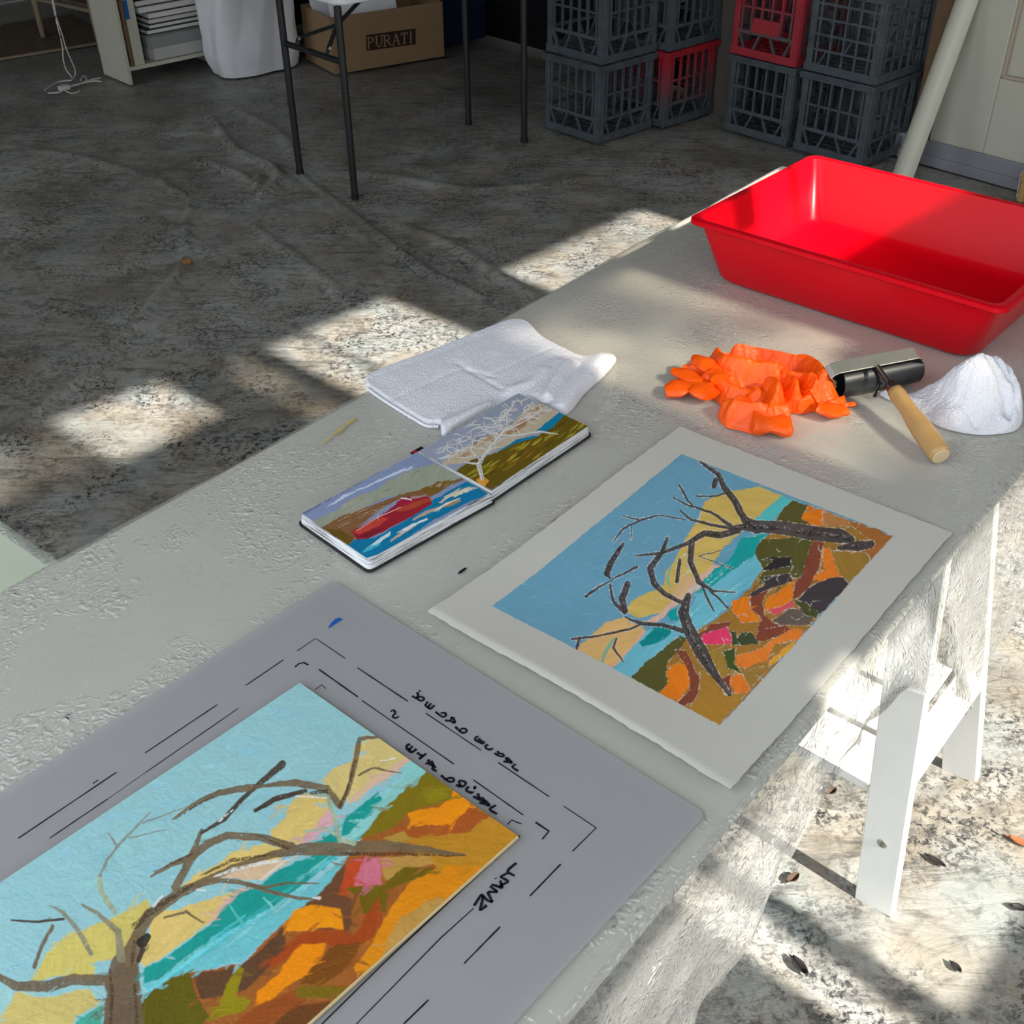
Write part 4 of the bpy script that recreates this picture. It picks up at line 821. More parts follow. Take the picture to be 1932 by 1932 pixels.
    B = [[(1005, 168, 8), (1070, 215, 16), (1090, 262, 20), (1130, 312, 24), (1160, 372, 26), (1205, 402, 44)], [(1060, 235, 18), (1052, 255, 16)], [(1118, 402, 16), (1200, 396, 40), (1300, 402, 46), (1400, 420, 52), (1500, 430, 48), (1535, 442, 26)], [(1490, 470, 12), (1560, 465, 36), (1602, 458, 26)],
         [(780, 500, 5), (870, 490, 12), (960, 455, 14), (1020, 420, 22), (1080, 427, 24), (1135, 410, 26)], [(990, 290, 4), (1060, 290, 6), (1092, 280, 7)], [(930, 250, 6), (960, 300, 7), (980, 325, 4)], [(910, 295, 4), (960, 320, 6), (1040, 345, 8), (1112, 392, 14)], [(935, 338, 5), (970, 370, 8), (1040, 390, 9), (1122, 402, 12)],
         [(700, 450, 3), (740, 400, 7), (800, 372, 7), (860, 356, 4), (950, 372, 4)], [(735, 360, 4), (790, 372, 5)], [(765, 395, 3), (762, 440, 3)], [(890, 436, 8), (868, 492, 16), (830, 540, 20), (840, 590, 20), (880, 632, 16), (936, 662, 14)], [(735, 458, 10), (695, 520, 22), (678, 560, 20), (688, 575, 8)], [(690, 600, 7), (700, 660, 10), (740, 697, 16)],
         [(605, 642, 10), (650, 610, 7), (700, 580, 4), (782, 538, 10)], [(752, 598, 20), (730, 650, 24), (742, 692, 22)], [(975, 450, 22), (970, 520, 20), (1000, 590, 18), (1050, 622, 8), (1130, 626, 4)], [(1010, 600, 8), (1030, 650, 8), (1052, 692, 5)], [(1040, 620, 8), (1102, 682, 6)], [(932, 515, 12), (924, 590, 14)],
         [(962, 640, 22), (945, 700, 38), (970, 770, 44), (1010, 840, 48), (1060, 920, 26), (1107, 987, 12)], [(740, 714, 5), (800, 736, 14), (880, 742, 12), (942, 762, 18)], [(556, 790, 8), (650, 780, 7), (760, 755, 8), (800, 738, 7)], [(582, 788, 12), (570, 836, 9)], [(710, 788, 7), (700, 822, 8), (736, 868, 5)], [(1080, 480, 3), (1000, 500, 3), (1120, 545, 3)]]
    A.gap = 0
    dabs(A, 420, (260, 130, 1700, 1110), (-70, -10), (8, 26), (3, 8), 0.7, 0.30)
    A.col = blur(A.col, 1)
    for b in B: S_(b, white, 0.85, grow=7, dry=0.47)
    for b in B: S_(b, (72, 64, 62), 0.97, var=0.25)
    for b in B:
        if b[0][2] > 10 or len(b) > 3: S_([(x - 2, y + 1, w * 0.35) for x, y, w in b], (28, 24, 24), 0.8, dry=0.48); S_([(x + 2, y - 2, w * 0.22) for x, y, w in b], (150, 142, 138), 0.7, dry=0.55)
    S_([(700, 790, 10), (672, 840, 14), (662, 874, 8)], (110, 162, 142), 0.9); S_([(905, 535, 4), (890, 580, 8), (900, 610, 4)], (80, 165, 155), 0.8)
    P[..., 2] += 0.00025 * A.h
    fast_grid('painted_image', P, A.col, M['pigment_print'], r)
print_sheet()

# ------------------------------------------------------------------ acrylic sheet with marker guides
ZA = TZ + 0.0038
a0, e1, e2, l1, _ = plane_frame([(627, 1094), (1332, 1534), (0, 1492)], ZA + 0.003); LA = 0.72
ac = thing('acrylic_sheet', 'grey translucent acrylic sheet marked with registration guides and handwriting', 'plastic sheet', a0 + e1 * l1 / 2 + e2 * 0.3)
mb = MB(); c = 0.004
poly = [a0 + e1 * c, a0 + e1 * (l1 - c), a0 + e1 * l1 + e2 * c, a0 + e1 * l1 + e2 * LA, a0 + e2 * LA, a0 + e2 * c]
mb.prism([p[:2] for p in poly], ZA, ZA + 0.003); mb.build('sheet', M['acrylic'], ac, bevel=0.0006)
ZI = ZA + 0.0033
def Z4(pts): return [(500 + x / 2.8412, 1150 + y / 2.8412) for x, y in pts]
def Z3(pts): return [(x / 2.76, 1080 + y / 2.76) for x, y in pts]
def Z9(pts): return [(600 + x / 2.415, 1500 + y / 2.415) for x, y in pts]
def ribbon(mb, px, w, z=ZI, jit=0.0):
    Q = [W(p, z) for p in px]
    if len(Q) == 2: Q = [Q[0] + (Q[1] - Q[0]) * t for t in np.linspace(0, 1, 8)]
    n = len(Q); L_, R_ = [], []
    for i, q in enumerate(Q):
        d = Q[min(i + 1, n - 1)] - Q[max(i - 1, 0)]; s_ = np.array([-d[1], d[0], 0]); s_ /= np.linalg.norm(s_) + 1e-12
        ww = w / 2 * (0.8 + 0.4 * random.random()); L_.append(q + s_ * ww); R_.append(q - s_ * ww)
    mb.grid([R_, L_])
mb = MB()
for pts, w in [([(172, 222), (268, 156), (276, 158), (430, 262)], .0011), ([(160, 308), (182, 290), (208, 284), (232, 297)], .0022), ([(268, 428), (305, 403), (325, 424)], .0013), ([(288, 320), (497, 468)], .0017), ([(520, 488), (1012, 828)], .0013), ([(495, 312), (766, 492)], .0016), ([(862, 556), (1160, 756)], .0012), ([(1250, 820), (1523, 1003)], .0013), ([(1115, 912), (1385, 1102)], .0013),
               ([(1600, 1053), (1775, 1170), (1648, 1296)], .0012), ([(1450, 1140), (1522, 1188), (1485, 1232)], .0019), ([(1300, 1152), (1322, 1128), (1375, 1150)], .0015), ([(1585, 1365), (1420, 1535)], .0015)]: ribbon(mb, Z4(pts), w)
for pts, w in [([(1280, 588), (1475, 455)], .0014), ([(755, 940), (1132, 688)], .0014), ([(258, 1384), (560, 1180)], .0013), ([(560, 1180), (760, 1040)], .0006), ([(760, 1040), (1240, 708)], .0011), ([(95, 1384), (607, 1040)], .0014), ([(483, 1100), (512, 1080)], .0014)]: ribbon(mb, Z3(pts), w)
for pts, w in [([(830, 600), (665, 768)], .0014), ([(505, 932), (390, 1043)], .0014), ([(710, 515), (560, 650), (175, 1043)], .0010), ([(918, 185), (860, 235), (800, 297)], .0028), ([(778, 318), (560, 520), (300, 765), (15, 1046)], .0014)]: ribbon(mb, Z9(pts), w)
mb.build('guide_lines', M['ink'], ac)
# hand-drawn capitals, written to be read from the other face of the sheet
T1 = [[(80, 150), (130, 180), (160, 193), (180, 180), (172, 162), (148, 158), (122, 170)], [(122, 118), (132, 140), (120, 166)], [(138, 112), (152, 103)], [(190, 232), (240, 265)], [(192, 232), (214, 198)], [(214, 250), (242, 212)], [(238, 264), (272, 228)], [(280, 285), (320, 318), (350, 330), (370, 314), (358, 294), (325, 298)], [(362, 360), (410, 366), (445, 382), (430, 336), (408, 362)], [(426, 330), (412, 340)],
      [(450, 413), (488, 452), (518, 468), (546, 456), (540, 435), (512, 430), (488, 444)], [(650, 497), (624, 508), (630, 535), (690, 562)], [(645, 536), (664, 512)], [(664, 550), (680, 526)], [(688, 561), (700, 540)], [(735, 568), (710, 578), (716, 600), (745, 610), (775, 600)], [(785, 640), (826, 665), (862, 668), (858, 648), (828, 644)], [(815, 622), (822, 650)], [(862, 712), (900, 716), (935, 726), (908, 690), (888, 684), (900, 714)], [(990, 796), (942, 760), (970, 735)]]
T2 = [[(116, 138), (166, 184)], [(118, 138), (136, 110), (150, 118)], [(140, 160), (176, 124)], [(166, 183), (210, 150)], [(212, 182), (262, 214)], [(228, 238), (292, 190)], [(284, 272), (320, 280), (354, 296), (334, 252)], [(310, 240), (318, 274)], [(382, 344), (345, 318), (374, 300)], [(418, 376), (462, 414), (500, 434), (528, 422), (520, 402), (488, 400), (462, 412)], [(545, 458), (590, 474), (622, 462), (630, 440), (602, 424), (575, 430), (585, 470)],
      [(660, 474), (636, 494), (648, 516), (692, 528)], [(694, 527), (690, 516)], [(700, 482), (712, 478), (702, 496)], [(694, 556), (740, 580), (778, 598), (780, 576), (746, 570)], [(734, 530), (746, 572)], [(745, 612), (790, 620), (832, 636), (802, 596), (786, 616)], [(900, 710), (838, 668), (890, 634)]]
T3 = [[(112, 848), (170, 760), (212, 694), (240, 700), (310, 768), (382, 796)], [(240, 704), (232, 790), (206, 880), (216, 908), (300, 840)], [(382, 796), (345, 715), (320, 650), (400, 645), (450, 640), (345, 562)], [(366, 540), (440, 556), (525, 580), (495, 478)], [(500, 580), (515, 545), (612, 490), (512, 430), (535, 405), (606, 368)], [(735, 218), (608, 338), (712, 410)], [(424, 440), (434, 450)]]
def letters(name, strokes, off, sc, w):
    mb = MB()
    for st in strokes: ribbon(mb, [tuple(q) for q in (smooth_pts([(off[0] + x / sc, off[1] + y / sc) for x, y in st], 5) if len(st) > 2 else [(off[0] + x / sc, off[1] + y / sc) for x, y in st])], w)
    mb.build(name, M['ink'], ac)
letters('lettering', T1, (760, 1280), 4.55, 0.0026); letters('lettering', T2, (740, 1380), 4.55, 0.0028); letters('lettering', T3, (880, 1600), 7.8, 0.0025)
letters('lettering', [[(672, 546), (690, 540), (698, 556), (684, 572), (700, 582), (718, 572)]], (500, 1150), 2.8412, 0.0024)
mb = MB(); bl = [(560 + x / 12.07, 1060 + y / 12.07) for x, y in [(708, 1528), (740, 1450), (800, 1370), (870, 1305), (965, 1265), (1052, 1308), (980, 1352), (900, 1400), (800, 1470)]]
mb.add([W(p, ZI) for p in bl], [tuple(range(len(bl)))]); me = mb.build('blue_mark', M['blue_ink'], ac)

# ------------------------------------------------------------------ oil painting on a board
ZB = ZA + 0.0042
p0, q1, q2, m1, _ = plane_frame([(566, 1287), (979, 1577), (0, 1664)], ZB + 0.004)
# q2 from the visible long side
far = W((0, 1664), ZB + 0.004); q2 = far - p0; q2 = q2 / np.linalg.norm(q2); LB = 0.408
pr_ = thing('oil_painting', 'oil painting of a bare tree over a bay, on a board in the foreground', 'painting', p0 + q1 * m1 / 2 + q2 * 0.2)
mb = MB(); mb.prism([(p0 + q1 * x + q2 * y)[:2] for x, y in ((0, 0), (m1, 0), (m1, LB), (0, LB))], ZB, ZB + 0.0038); mb.build('board', M['panel_edge'], pr_, bevel=0.0006)
def oil():
    s, t = np.meshgrid(np.linspace(0.0008, m1 - 0.0012, 640), np.linspace(0.0008, LB - 0.001, 820))
    P = p0 + s[..., None] * q1 + t[..., None] * q2; P[..., 2] = ZB + 0.0042
    A = Paint(P, (0, 1280), 1.932, (150, 196, 201), strong=0.06, wob=8, ill=0.92); S_, G = A.stroke, A.poly
    for _ in range(150):
        x, y = random.uniform(0, 1400), random.uniform(0, 1100); a = random.uniform(-0.9, 0.3); l = random.uniform(30, 90)
        S_([(x, y, 8), (x + l * math.cos(a), y + l * math.sin(a), 22), (x + 1.7 * l * math.cos(a + .3), y + 1.7 * l * math.sin(a + .3), 6)], random.choice([(140, 196, 214), (158, 206, 208), (134, 188, 198), (150, 204, 200)]), 0.5, dry=0.2)
    Y, PK, TE = (220, 190, 112), (222, 182, 158), (26, 150, 140)
    G([(1500, 292), (1562, 336), (1312, 590), (1262, 580), (1296, 520), (1392, 432)], (142, 202, 198), ang=-40); G([(1010, 852), (1150, 742), (1292, 640), (1252, 692), (1182, 772), (1012, 912), (882, 1032), (712, 1067), (620, 1092), (535, 1152), (522, 1112), (700, 1000), (860, 900)], (112, 192, 198), ang=-38)
    G([(1178, 372), (1212, 330), (1282, 300), (1302, 230), (1330, 213), (1396, 208), (1492, 266), (1480, 292), (1272, 440), (1236, 468), (1198, 422)], (214, 190, 122)); G([(1484, 278), (1504, 297), (1302, 442), (1256, 462), (1330, 390)], PK)
    G([(1063, 447), (1100, 424), (1202, 435), (1212, 482), (1180, 522), (1110, 592), (1010, 622), (982, 560), (1042, 510)], Y); G([(1200, 470), (1222, 520), (1132, 597), (1086, 604), (1150, 540)], (216, 166, 172))
    G([(848, 630), (960, 602), (1042, 620), (1012, 662), (800, 722), (656, 772), (700, 722), (790, 682)], Y); G([(780, 722), (1010, 658), (1060, 662), (960, 735), (900, 735)], (218, 185, 150))
    G([(110, 1105), (170, 1000), (250, 930), (400, 880), (542, 803), (552, 850), (500, 932), (472, 1002), (420, 1022), (350, 1032), (345, 1092), (230, 1082)], (208, 190, 104)); G([(558, 852), (640, 842), (812, 790), (882, 760), (760, 892), (640, 982), (523, 1057), (508, 1032), (545, 930)], Y); G([(830, 800), (885, 757), (905, 760), (790, 880), (750, 900)], (218, 175, 160))
    G([(0, 1242), (60, 1140), (150, 1165), (332, 1130), (362, 1182), (280, 1232), (250, 1300), (0, 1300)], (206, 186, 112)); G([(-300, 1300), (-100, 1150), (40, 1128), (52, 1150), (0, 1240), (-60, 1300)], (158, 200, 200))
    G([(1254, 507), (1382, 414), (1392, 442), (1272, 562), (1243, 578)], TE); G([(1126, 607), (1222, 560), (1242, 592), (1130, 624)], TE); G([(960, 747), (1022, 692), (1152, 640), (1252, 610), (1232, 652), (1002, 832), (852, 922), (702, 1012), (582, 1092), (523, 1112), (523, 1060), (640, 992), (760, 902), (872, 782)], (30, 150, 140), ang=-38); G([(290, 1240), (372, 1190), (372, 1400), (200, 1400)], (70, 165, 145))
    for k in range(14):
        x, y = 560 + 52 * k, 1120 - 36 * k + random.uniform(-30, 40); S_([(x, y, 4), (x + 60, y - 44, 14), (x + 130, y - 96, 5)], random.choice([(104, 208, 222), (136, 210, 206), (70, 178, 176)]), 0.75, dry=0.25)
    S_([(545, 1140, 8), (700, 1020, 14), (840, 925, 12), (1000, 830, 8)], (110, 212, 224), 0.85, dry=0.2)
    G([(1562, 334), (1900, 565), (1180, 1300), (500, 1300), (523, 1160), (620, 1092), (702, 1070), (882, 1040), (1022, 902), (1182, 772), (1292, 622), (1422, 480)], (160, 92, 40))
    G([(1562, 334), (1652, 402), (1642, 442), (1582, 462), (1502, 482), (1432, 542), (1310, 590), (1400, 470)], (128, 110, 22)); G([(1530, 400), (1600, 395), (1640, 430), (1560, 455)], (140, 126, 24)); G([(1780, 502), (1900, 566), (1700, 745), (1602, 692), (1502, 622), (1490, 582), (1702, 560)], (192, 134, 38)); G([(1700, 430), (1790, 500), (1700, 560), (1680, 520)], (176, 108, 40))
    G([(1420, 545), (1642, 535), (1712, 470), (1782, 502), (1702, 562), (1522, 582), (1440, 572)], (170, 86, 36)); G([(1488, 487), (1592, 470), (1642, 442), (1652, 405), (1714, 428), (1702, 482), (1642, 532), (1498, 538)], (250, 142, 18), ang=-20, var=0.05)
    G([(1395, 582), (1472, 555), (1502, 592), (1442, 612)], (178, 138, 58)); G([(1388, 652), (1562, 645), (1592, 672), (1502, 692), (1422, 747), (1394, 722)], (186, 142, 70)); G([(1232, 792), (1265, 682), (1332, 650), (1292, 762), (1262, 792)], (190, 72, 36)); G([(1286, 757), (1332, 650), (1384, 650), (1392, 752)], (208, 112, 130))
    G([(1258, 765), (1402, 755), (1472, 690), (1582, 690), (1572, 722), (1482, 742), (1422, 772), (1402, 852), (1320, 862), (1308, 792)], (112, 92, 16)); G([(1150, 802), (1262, 672), (1236, 790), (1282, 802), (1282, 922), (1242, 932), (1060, 892), (1100, 832)], (110, 70, 46)); G([(1290, 1050), (1362, 962), (1402, 872), (1492, 742), (1622, 680), (1790, 690), (1702, 762), (1562, 862), (1402, 1032), (1302, 1072)], (222, 136, 20))
    G([(1388, 1032), (1442, 882), (1602, 790), (1622, 812), (1482, 962)], (192, 146, 72)); G([(968, 1062), (1042, 972), (1112, 922), (1242, 915), (1292, 932), (1382, 790), (1394, 882), (1352, 962), (1242, 982), (1190, 967), (1102, 972), (1012, 1052)], (164, 70, 26)); G([(1042, 912), (1070, 843), (1152, 824), (1242, 840), (1254, 917), (1180, 907), (1112, 917), (1050, 922)], (252, 146, 18), var=0.05)
    G([(1100, 1102), (1200, 980), (1312, 962), (1282, 1042), (1160, 1132)], (124, 72, 22)); G([(928, 1192), (940, 1140), (1012, 1080), (1092, 970), (1192, 963), (1172, 1012), (1102, 1092), (1030, 1132), (972, 1182)], (250, 138, 14), var=0.05); G([(700, 1077), (832, 1060), (862, 1050), (962, 982), (1032, 902), (1042, 972), (962, 1072), (902, 1132), (842, 1152), (732, 1172)], (98, 66, 44))
    G([(523, 1162), (622, 1092), (692, 1075), (722, 1172), (762, 1232), (702, 1300), (500, 1300)], (96, 88, 16)); G([(830, 1110), (868, 1040), (888, 1060), (862, 1160), (912, 1170), (892, 1212), (742, 1252), (792, 1202)], (144, 130, 18)); G([(850, 1257), (942, 1192), (1082, 1130), (1162, 1110), (1082, 1202), (962, 1270)], (150, 76, 30)); G([(1080, 1122), (1262, 1120), (1232, 1172), (1080, 1162)], (122, 98, 20)); G([(940, 1300), (1082, 1192), (1252, 1172), (1150, 1300)], (108, 64, 30))
    BR, DB, PG = (118, 98, 72), (74, 56, 40), (168, 180, 150)
    G([(372, 1300), (392, 1110), (420, 1050), (470, 1018), (506, 1050), (516, 1150), (524, 1300)], (108, 90, 70), ang=90); S_([(448, 1120, 130), (452, 1050, 104), (480, 1005, 70), (502, 940, 46)], (112, 94, 72), 0.95)
    A.col = blur(A.col, 2); dabs(A, 900, (-250, -20, 1900, 1270), (-60, 10), (16, 46), (7, 18), 0.7, 0.22)
    for b, c_ in [([(470, 1042, 40), (500, 940, 44), (545, 862, 42), (640, 790, 36), (760, 732, 28), (850, 690, 24), (1000, 640, 26), (1100, 622, 44), (1250, 622, 52), (1400, 610, 40), (1560, 625, 24), (1695, 645, 8)], BR), ([(550, 722, 8), (620, 682, 18), (700, 650, 26), (760, 602, 28), (830, 572, 28), (950, 580, 28), (1062, 612, 32)], BR), ([(640, 762, 32), (700, 652, 28), (735, 552, 12)], BR),
                  ([(735, 562, 10), (820, 512, 18), (880, 442, 16), (935, 392, 16), (1030, 312, 28)], DB), ([(630, 512, 6), (720, 452, 18), (800, 416, 22), (900, 400, 26), (960, 390, 12), (1080, 380, 26), (1190, 402, 26), (1237, 462, 26)], BR), ([(1238, 470, 18), (1272, 402, 18), (1300, 282, 20), (1310, 222, 16), (1396, 210, 6)], BR), ([(930, 482, 14), (1000, 440, 20), (1112, 410, 18)], DB),
                  ([(1110, 420, 8), (1195, 432, 14), (1216, 502, 16), (1240, 592, 18)], PG), ([(1310, 352, 8), (1362, 326, 8), (1462, 347, 4)], BR), ([(1110, 560, 8), (1190, 545, 10), (1222, 570, 12)], PG), ([(720, 752, 22), (800, 736, 18), (870, 742, 16), (960, 762, 12), (1050, 746, 8), (1162, 748, 5)], BR), ([(900, 752, 14), (1000, 782, 14), (1090, 802, 12), (1162, 802, 8)], BR), ([(1240, 590, 14), (1290, 600, 20)], PG),
                  ([(420, 852, 20), (366, 772, 22), (360, 722, 16)], PG), ([(365, 722, 12), (390, 662, 10), (430, 612, 10), (490, 545, 8), (550, 488, 4)], (138, 140, 128)), ([(430, 612, 8), (395, 563, 8)], (138, 140, 128)), ([(470, 582, 6), (606, 552, 4)], (138, 140, 128)), ([(520, 527, 6), (682, 468, 4)], (138, 140, 128)), ([(440, 1022, 32), (430, 922, 24), (350, 852, 14), (298, 823, 8)], (140, 132, 108)),
                  ([(332, 1002, 18), (280, 912, 16), (230, 852, 14), (180, 828, 5)], (140, 138, 120)), ([(40, 883, 6), (130, 887, 10), (232, 877, 10)], DB), ([(125, 1052, 14), (150, 982, 14), (193, 903, 14)], BR), ([(-60, 1080, 26), (0, 1090, 28), (60, 1122, 36), (180, 1122, 44), (260, 1097, 40), (392, 1102, 40)], (112, 94, 70)), ([(600, 872, 8), (680, 850, 10), (742, 892, 6)], BR), ([(840, 830, 6), (880, 890, 14)], (90, 190, 180)), ([(960, 800, 6), (1010, 850, 14)], (120, 190, 180))]:
        S_(b, c_, 0.95, var=0.16, dry=0.08)
    for b in [[(490, 902, 26), (540, 862, 22), (620, 802, 18), (700, 755, 12)], [(730, 720, 6), (850, 662, 14), (1000, 640, 8)], [(560, 705, 4), (660, 662, 7), (700, 640, 5)], [(930, 485, 10), (1000, 445, 14), (1080, 420, 6)], [(830, 500, 8), (880, 445, 10)], [(640, 512, 3), (720, 462, 7), (780, 430, 4)], [(1235, 470, 10), (1262, 420, 8), (1296, 300, 8)], [(480, 1040, 14), (490, 960, 14)], [(400, 1300, 10), (410, 1150, 14), (400, 1060, 8)], [(500, 1300, 8), (490, 1120, 12)], [(940, 570, 4), (1050, 620, 9)], [(1130, 420, 12), (1190, 412, 16)], [(1250, 640, 14), (1450, 640, 12), (1690, 648, 5)]]: S_(b, DB, 0.85, dry=0.30)
    for b in [[(780, 722, 6), (850, 697, 14), (960, 672, 14), (1052, 660, 6)], [(560, 828, 12), (592, 792, 8)], [(720, 770, 8), (752, 772, 6)], [(1140, 800, 4), (1164, 802, 12)], [(950, 735, 4), (1030, 670, 9)], [(1080, 430, 6), (1190, 436, 6)], [(1390, 300, 4), (1440, 290, 7)], [(800, 520, 8), (850, 480, 5)]]: S_(b, (226, 222, 216), 0.9, dry=0.25)
    dabs(A, 160, (-250, -20, 1900, 1270), (-60, 10), (10, 30), (4, 9), 0.6, 0.30, seed=9); A.col = blur(A.col, 1)
    S_([(518, 962, 40), (538, 942, 26)], (46, 38, 30), 0.95); S_([(520, 990, 20), (505, 1030, 14)], (60, 48, 38), 0.9)
    P[..., 2] += 0.0005 * A.h
    fast_grid('painted_face', P, A.col, M['pigment_oil'], pr_)
oil()

# ------------------------------------------------------------------ open sketchbook
def sketchbook():
    k7 = lambda pts: [(540 + x / 3.22, 720 + y / 3.22) for x, y in pts]
    zt = TZ + 0.0195; zc = TZ + 0.0035
    Lq = k7([(84, 800), (798, 428), (1238, 683), (502, 1088)]); Rq = k7([(802, 426), (1412, 68), (1842, 272), (1246, 664)])
    r = thing('sketchbook', 'open black-covered sketchbook showing painted boat and tree pages', 'sketchbook', W((850, 930), TZ + 0.003))
    def rounded(q, cor, rad, k=6):
        out = []
        for i, p in enumerate(q):
            if i in cor:
                a = q[i - 1] - p; b = q[(i + 1) % 4] - p; a = a / np.linalg.norm(a); b = b / np.linalg.norm(b)
                A_, B_ = p + a * rad, p + b * rad
                for t in np.linspace(0, 1, k): out.append(A_ * (1 - t) ** 2 + p * 2 * t * (1 - t) + B_ * t * t)
            else: out.append(p)
        return out
    def loft(polys, m, name, sm=None):
        mb = MB(); n = len(polys[0]); V = [p for q in polys for p in q]; h = len(polys)
        Fc = [(i * n + j, i * n + (j + 1) % n, (i + 1) * n + (j + 1) % n, (i + 1) * n + j) for i in range(h - 1) for j in range(n)] + [tuple(range(n - 1, -1, -1)), tuple((h - 1) * n + j for j in range(n))]
        p = polys[0]; ar = sum(p[i][0] * p[(i + 1) % n][1] - p[(i + 1) % n][0] * p[i][1] for i in range(n))
        if ar < 0: Fc = [tuple(reversed(f)) for f in Fc]
        mb.add(V, Fc); return mb.build(name, m, r, smooth=sm)
    for q, cor, name in ((Lq, (0, 3), 'left'), (Rq, (1, 2), 'right')):
        w = [W(p, zt) for p in q]; cen = sum(w) / 4
        lay = []; z0 = zc + 0.0028
        for i, t in enumerate(np.linspace(0, 1, 12)):
            z = z0 + (zt - z0) * t; sp = 1.0 + 0.005 * math.sin(i * 2.4) * (1 if t < 0.95 else 0) + 0.022 * (1 - t)
            pp = rounded([np.append((cen + (p - cen) * sp)[:2], z) for p in w], cor, 0.008)
            lay.append(pp)
        loft(lay, M['page_edges'], 'page_block', 25)
        off = {'left': (cen - sum(W(p, zt) for p in Rq) / 4), 'right': (cen - sum(W(p, zt) for p in Lq) / 4)}[name]; off = off / np.linalg.norm(off)
        cv = [np.append((cen + (p - cen) * 1.05)[:2], zc) for p in w]
        lo = rounded(cv, cor, 0.009); loft([lo, [p + np.array([0, 0, 0.0026]) for p in lo]], M['cover'], 'cover', 30)
    # spine, strap and ribbon
    sa, sb = W(k7([(800, 427)])[0], zc), W(k7([(1242, 675)])[0], zc); d = (sb - sa) / np.linalg.norm(sb - sa); sd = np.array([-d[1], d[0], 0])
    mb = MB(); mb.box(sa - d * 0.004 - sd * 0.010, sd * 0.020, (sb - sa) + d * 0.008, (0, 0, 0.0026)); mb.build('spine', M['cover'], r)
    mb = MB(); e = sb + d * 0.006; mb.tube([e + sd * 0.006, e + d * 0.004 + sd * 0.002 + np.array([0, 0, .002]), e + d * 0.003 - sd * 0.010, e - d * 0.002 - sd * 0.014], 0.0022, 8, 0.6); mb.build('elastic_strap', M['cover'], r, smooth=50)
    mb = MB(); s0 = W(k7([(792, 424)])[0], zt - 0.006); mb.bar(s0 + d * 0.004, s0 - d * 0.007 + np.array([0, 0, -0.003]), 0.0045, 0.0012, sd); mb.build('ribbon_marker', M['ribbon'], r)
    def page(q, nx, ny, bul):
        s, t = np.meshgrid(np.linspace(0.006, 0.994, nx), np.linspace(0.008, 0.988, ny)); P = quad_pts(q, zt, s, t); P[..., 2] += 0.0004; return P, s, t
    # left page: red boat
    P, s, t = page(Lq, 420, 300, 0); A = Paint(P, (540, 720), 3.22, (122, 132, 162), strong=0.07, wob=7); S_, G = A.stroke, A.poly
    G([(240, 770), (420, 670), (600, 590), (770, 525), (760, 515), (640, 560), (500, 625), (330, 700)], (178, 188, 206)); G([(160, 850), (330, 768), (380, 720), (560, 650), (640, 590), (740, 540), (900, 498), (1060, 580), (800, 665), (600, 705), (400, 795), (210, 885)], (138, 142, 126))
    for _ in range(26):
        x, y = random.uniform(260, 900), random.uniform(540, 800); S_([(x, y, 2), (x + 30, y - 14, 4), (x + 60, y - 22, 1)], random.choice([(62, 62, 48), (160, 164, 150), (110, 114, 96)]), 0.8, dry=0.35) if inpoly(np.array([x]), np.array([y]), [(160, 850), (560, 650), (900, 498), (1060, 580), (600, 705), (210, 885)])[0] else None
    G([(200, 895), (330, 818), (500, 758), (720, 678), (850, 648), (1080, 578), (1100, 590), (1000, 625), (880, 695), (700, 705), (560, 785), (440, 885), (400, 990), (350, 985)], (118, 82, 50)); G([(205, 895), (330, 900), (410, 950), (380, 995), (350, 985)], (96, 72, 22)); G([(800, 660), (920, 610), (1060, 590), (900, 690)], (110, 82, 30))
    for _ in range(34):
        x, y = random.uniform(300, 700), random.uniform(720, 900); S_([(x, y, 3), (x + 40, y - 22, 4), (x + 90, y - 40, 1)], random.choice([(168, 128, 112), (186, 176, 158), (96, 66, 40), (150, 110, 96)]), 0.8, dry=0.3)
    for _ in range(10):
        x = random.uniform(860, 1060); S_([(x, 640, 3), (x + 14, 618, 4)], (178, 168, 156), 0.8, dry=0.3)
    G([(375, 995), (420, 958), (540, 948), (760, 822), (890, 720), (1110, 596), (1260, 680), (1100, 735), (880, 850), (560, 1070), (500, 1095), (440, 1040)], (12, 106, 146), ang=-30)
    for a, b, c_ in [((500, 1010), (640, 915), (190, 208, 214)), ((540, 990), (620, 930), (180, 200, 210)), ((640, 965), (830, 840), (176, 160, 140)), ((690, 920), (850, 835), (200, 205, 205)), ((770, 835), (930, 760), (170, 150, 130)), ((900, 780), (1050, 715), (206, 196, 176)), ((930, 740), (1050, 650), (188, 172, 148)), ((960, 760), (1060, 720), (150, 120, 90)), ((620, 870), (720, 820), (180, 205, 215)), ((960, 705), (1120, 640), (190, 180, 160)), ((470, 1035), (560, 985), (60, 160, 180)), ((1020, 690), (1150, 640), (200, 190, 170))]:
        for k in range(3): S_([(a[0] + random.uniform(-14, 14), a[1] + random.uniform(-8, 8), 5), ((a[0] + b[0]) / 2, (a[1] + b[1]) / 2 + random.uniform(-8, 8), 15), (b[0] + random.uniform(-14, 14), b[1] + random.uniform(-8, 8), 4)], c_, 0.9, dry=0.2)
    S_([(500, 1085, 30), (620, 1040, 16), (760, 950, 6)], (200, 204, 210), 0.95)
    G([(398, 912), (560, 820), (680, 740), (740, 700), (870, 698), (884, 742), (760, 822), (600, 905), (500, 952), (430, 962)], (140, 30, 44)); G([(404, 915), (580, 822), (620, 830), (560, 880), (440, 925)], (178, 62, 50)); G([(640, 790), (760, 735), (872, 703), (882, 724), (740, 782)], (158, 62, 40)); G([(668, 742), (700, 706), (770, 722), (740, 752)], (150, 26, 54)); G([(430, 945), (520, 905), (600, 890), (500, 950)], (110, 26, 40))
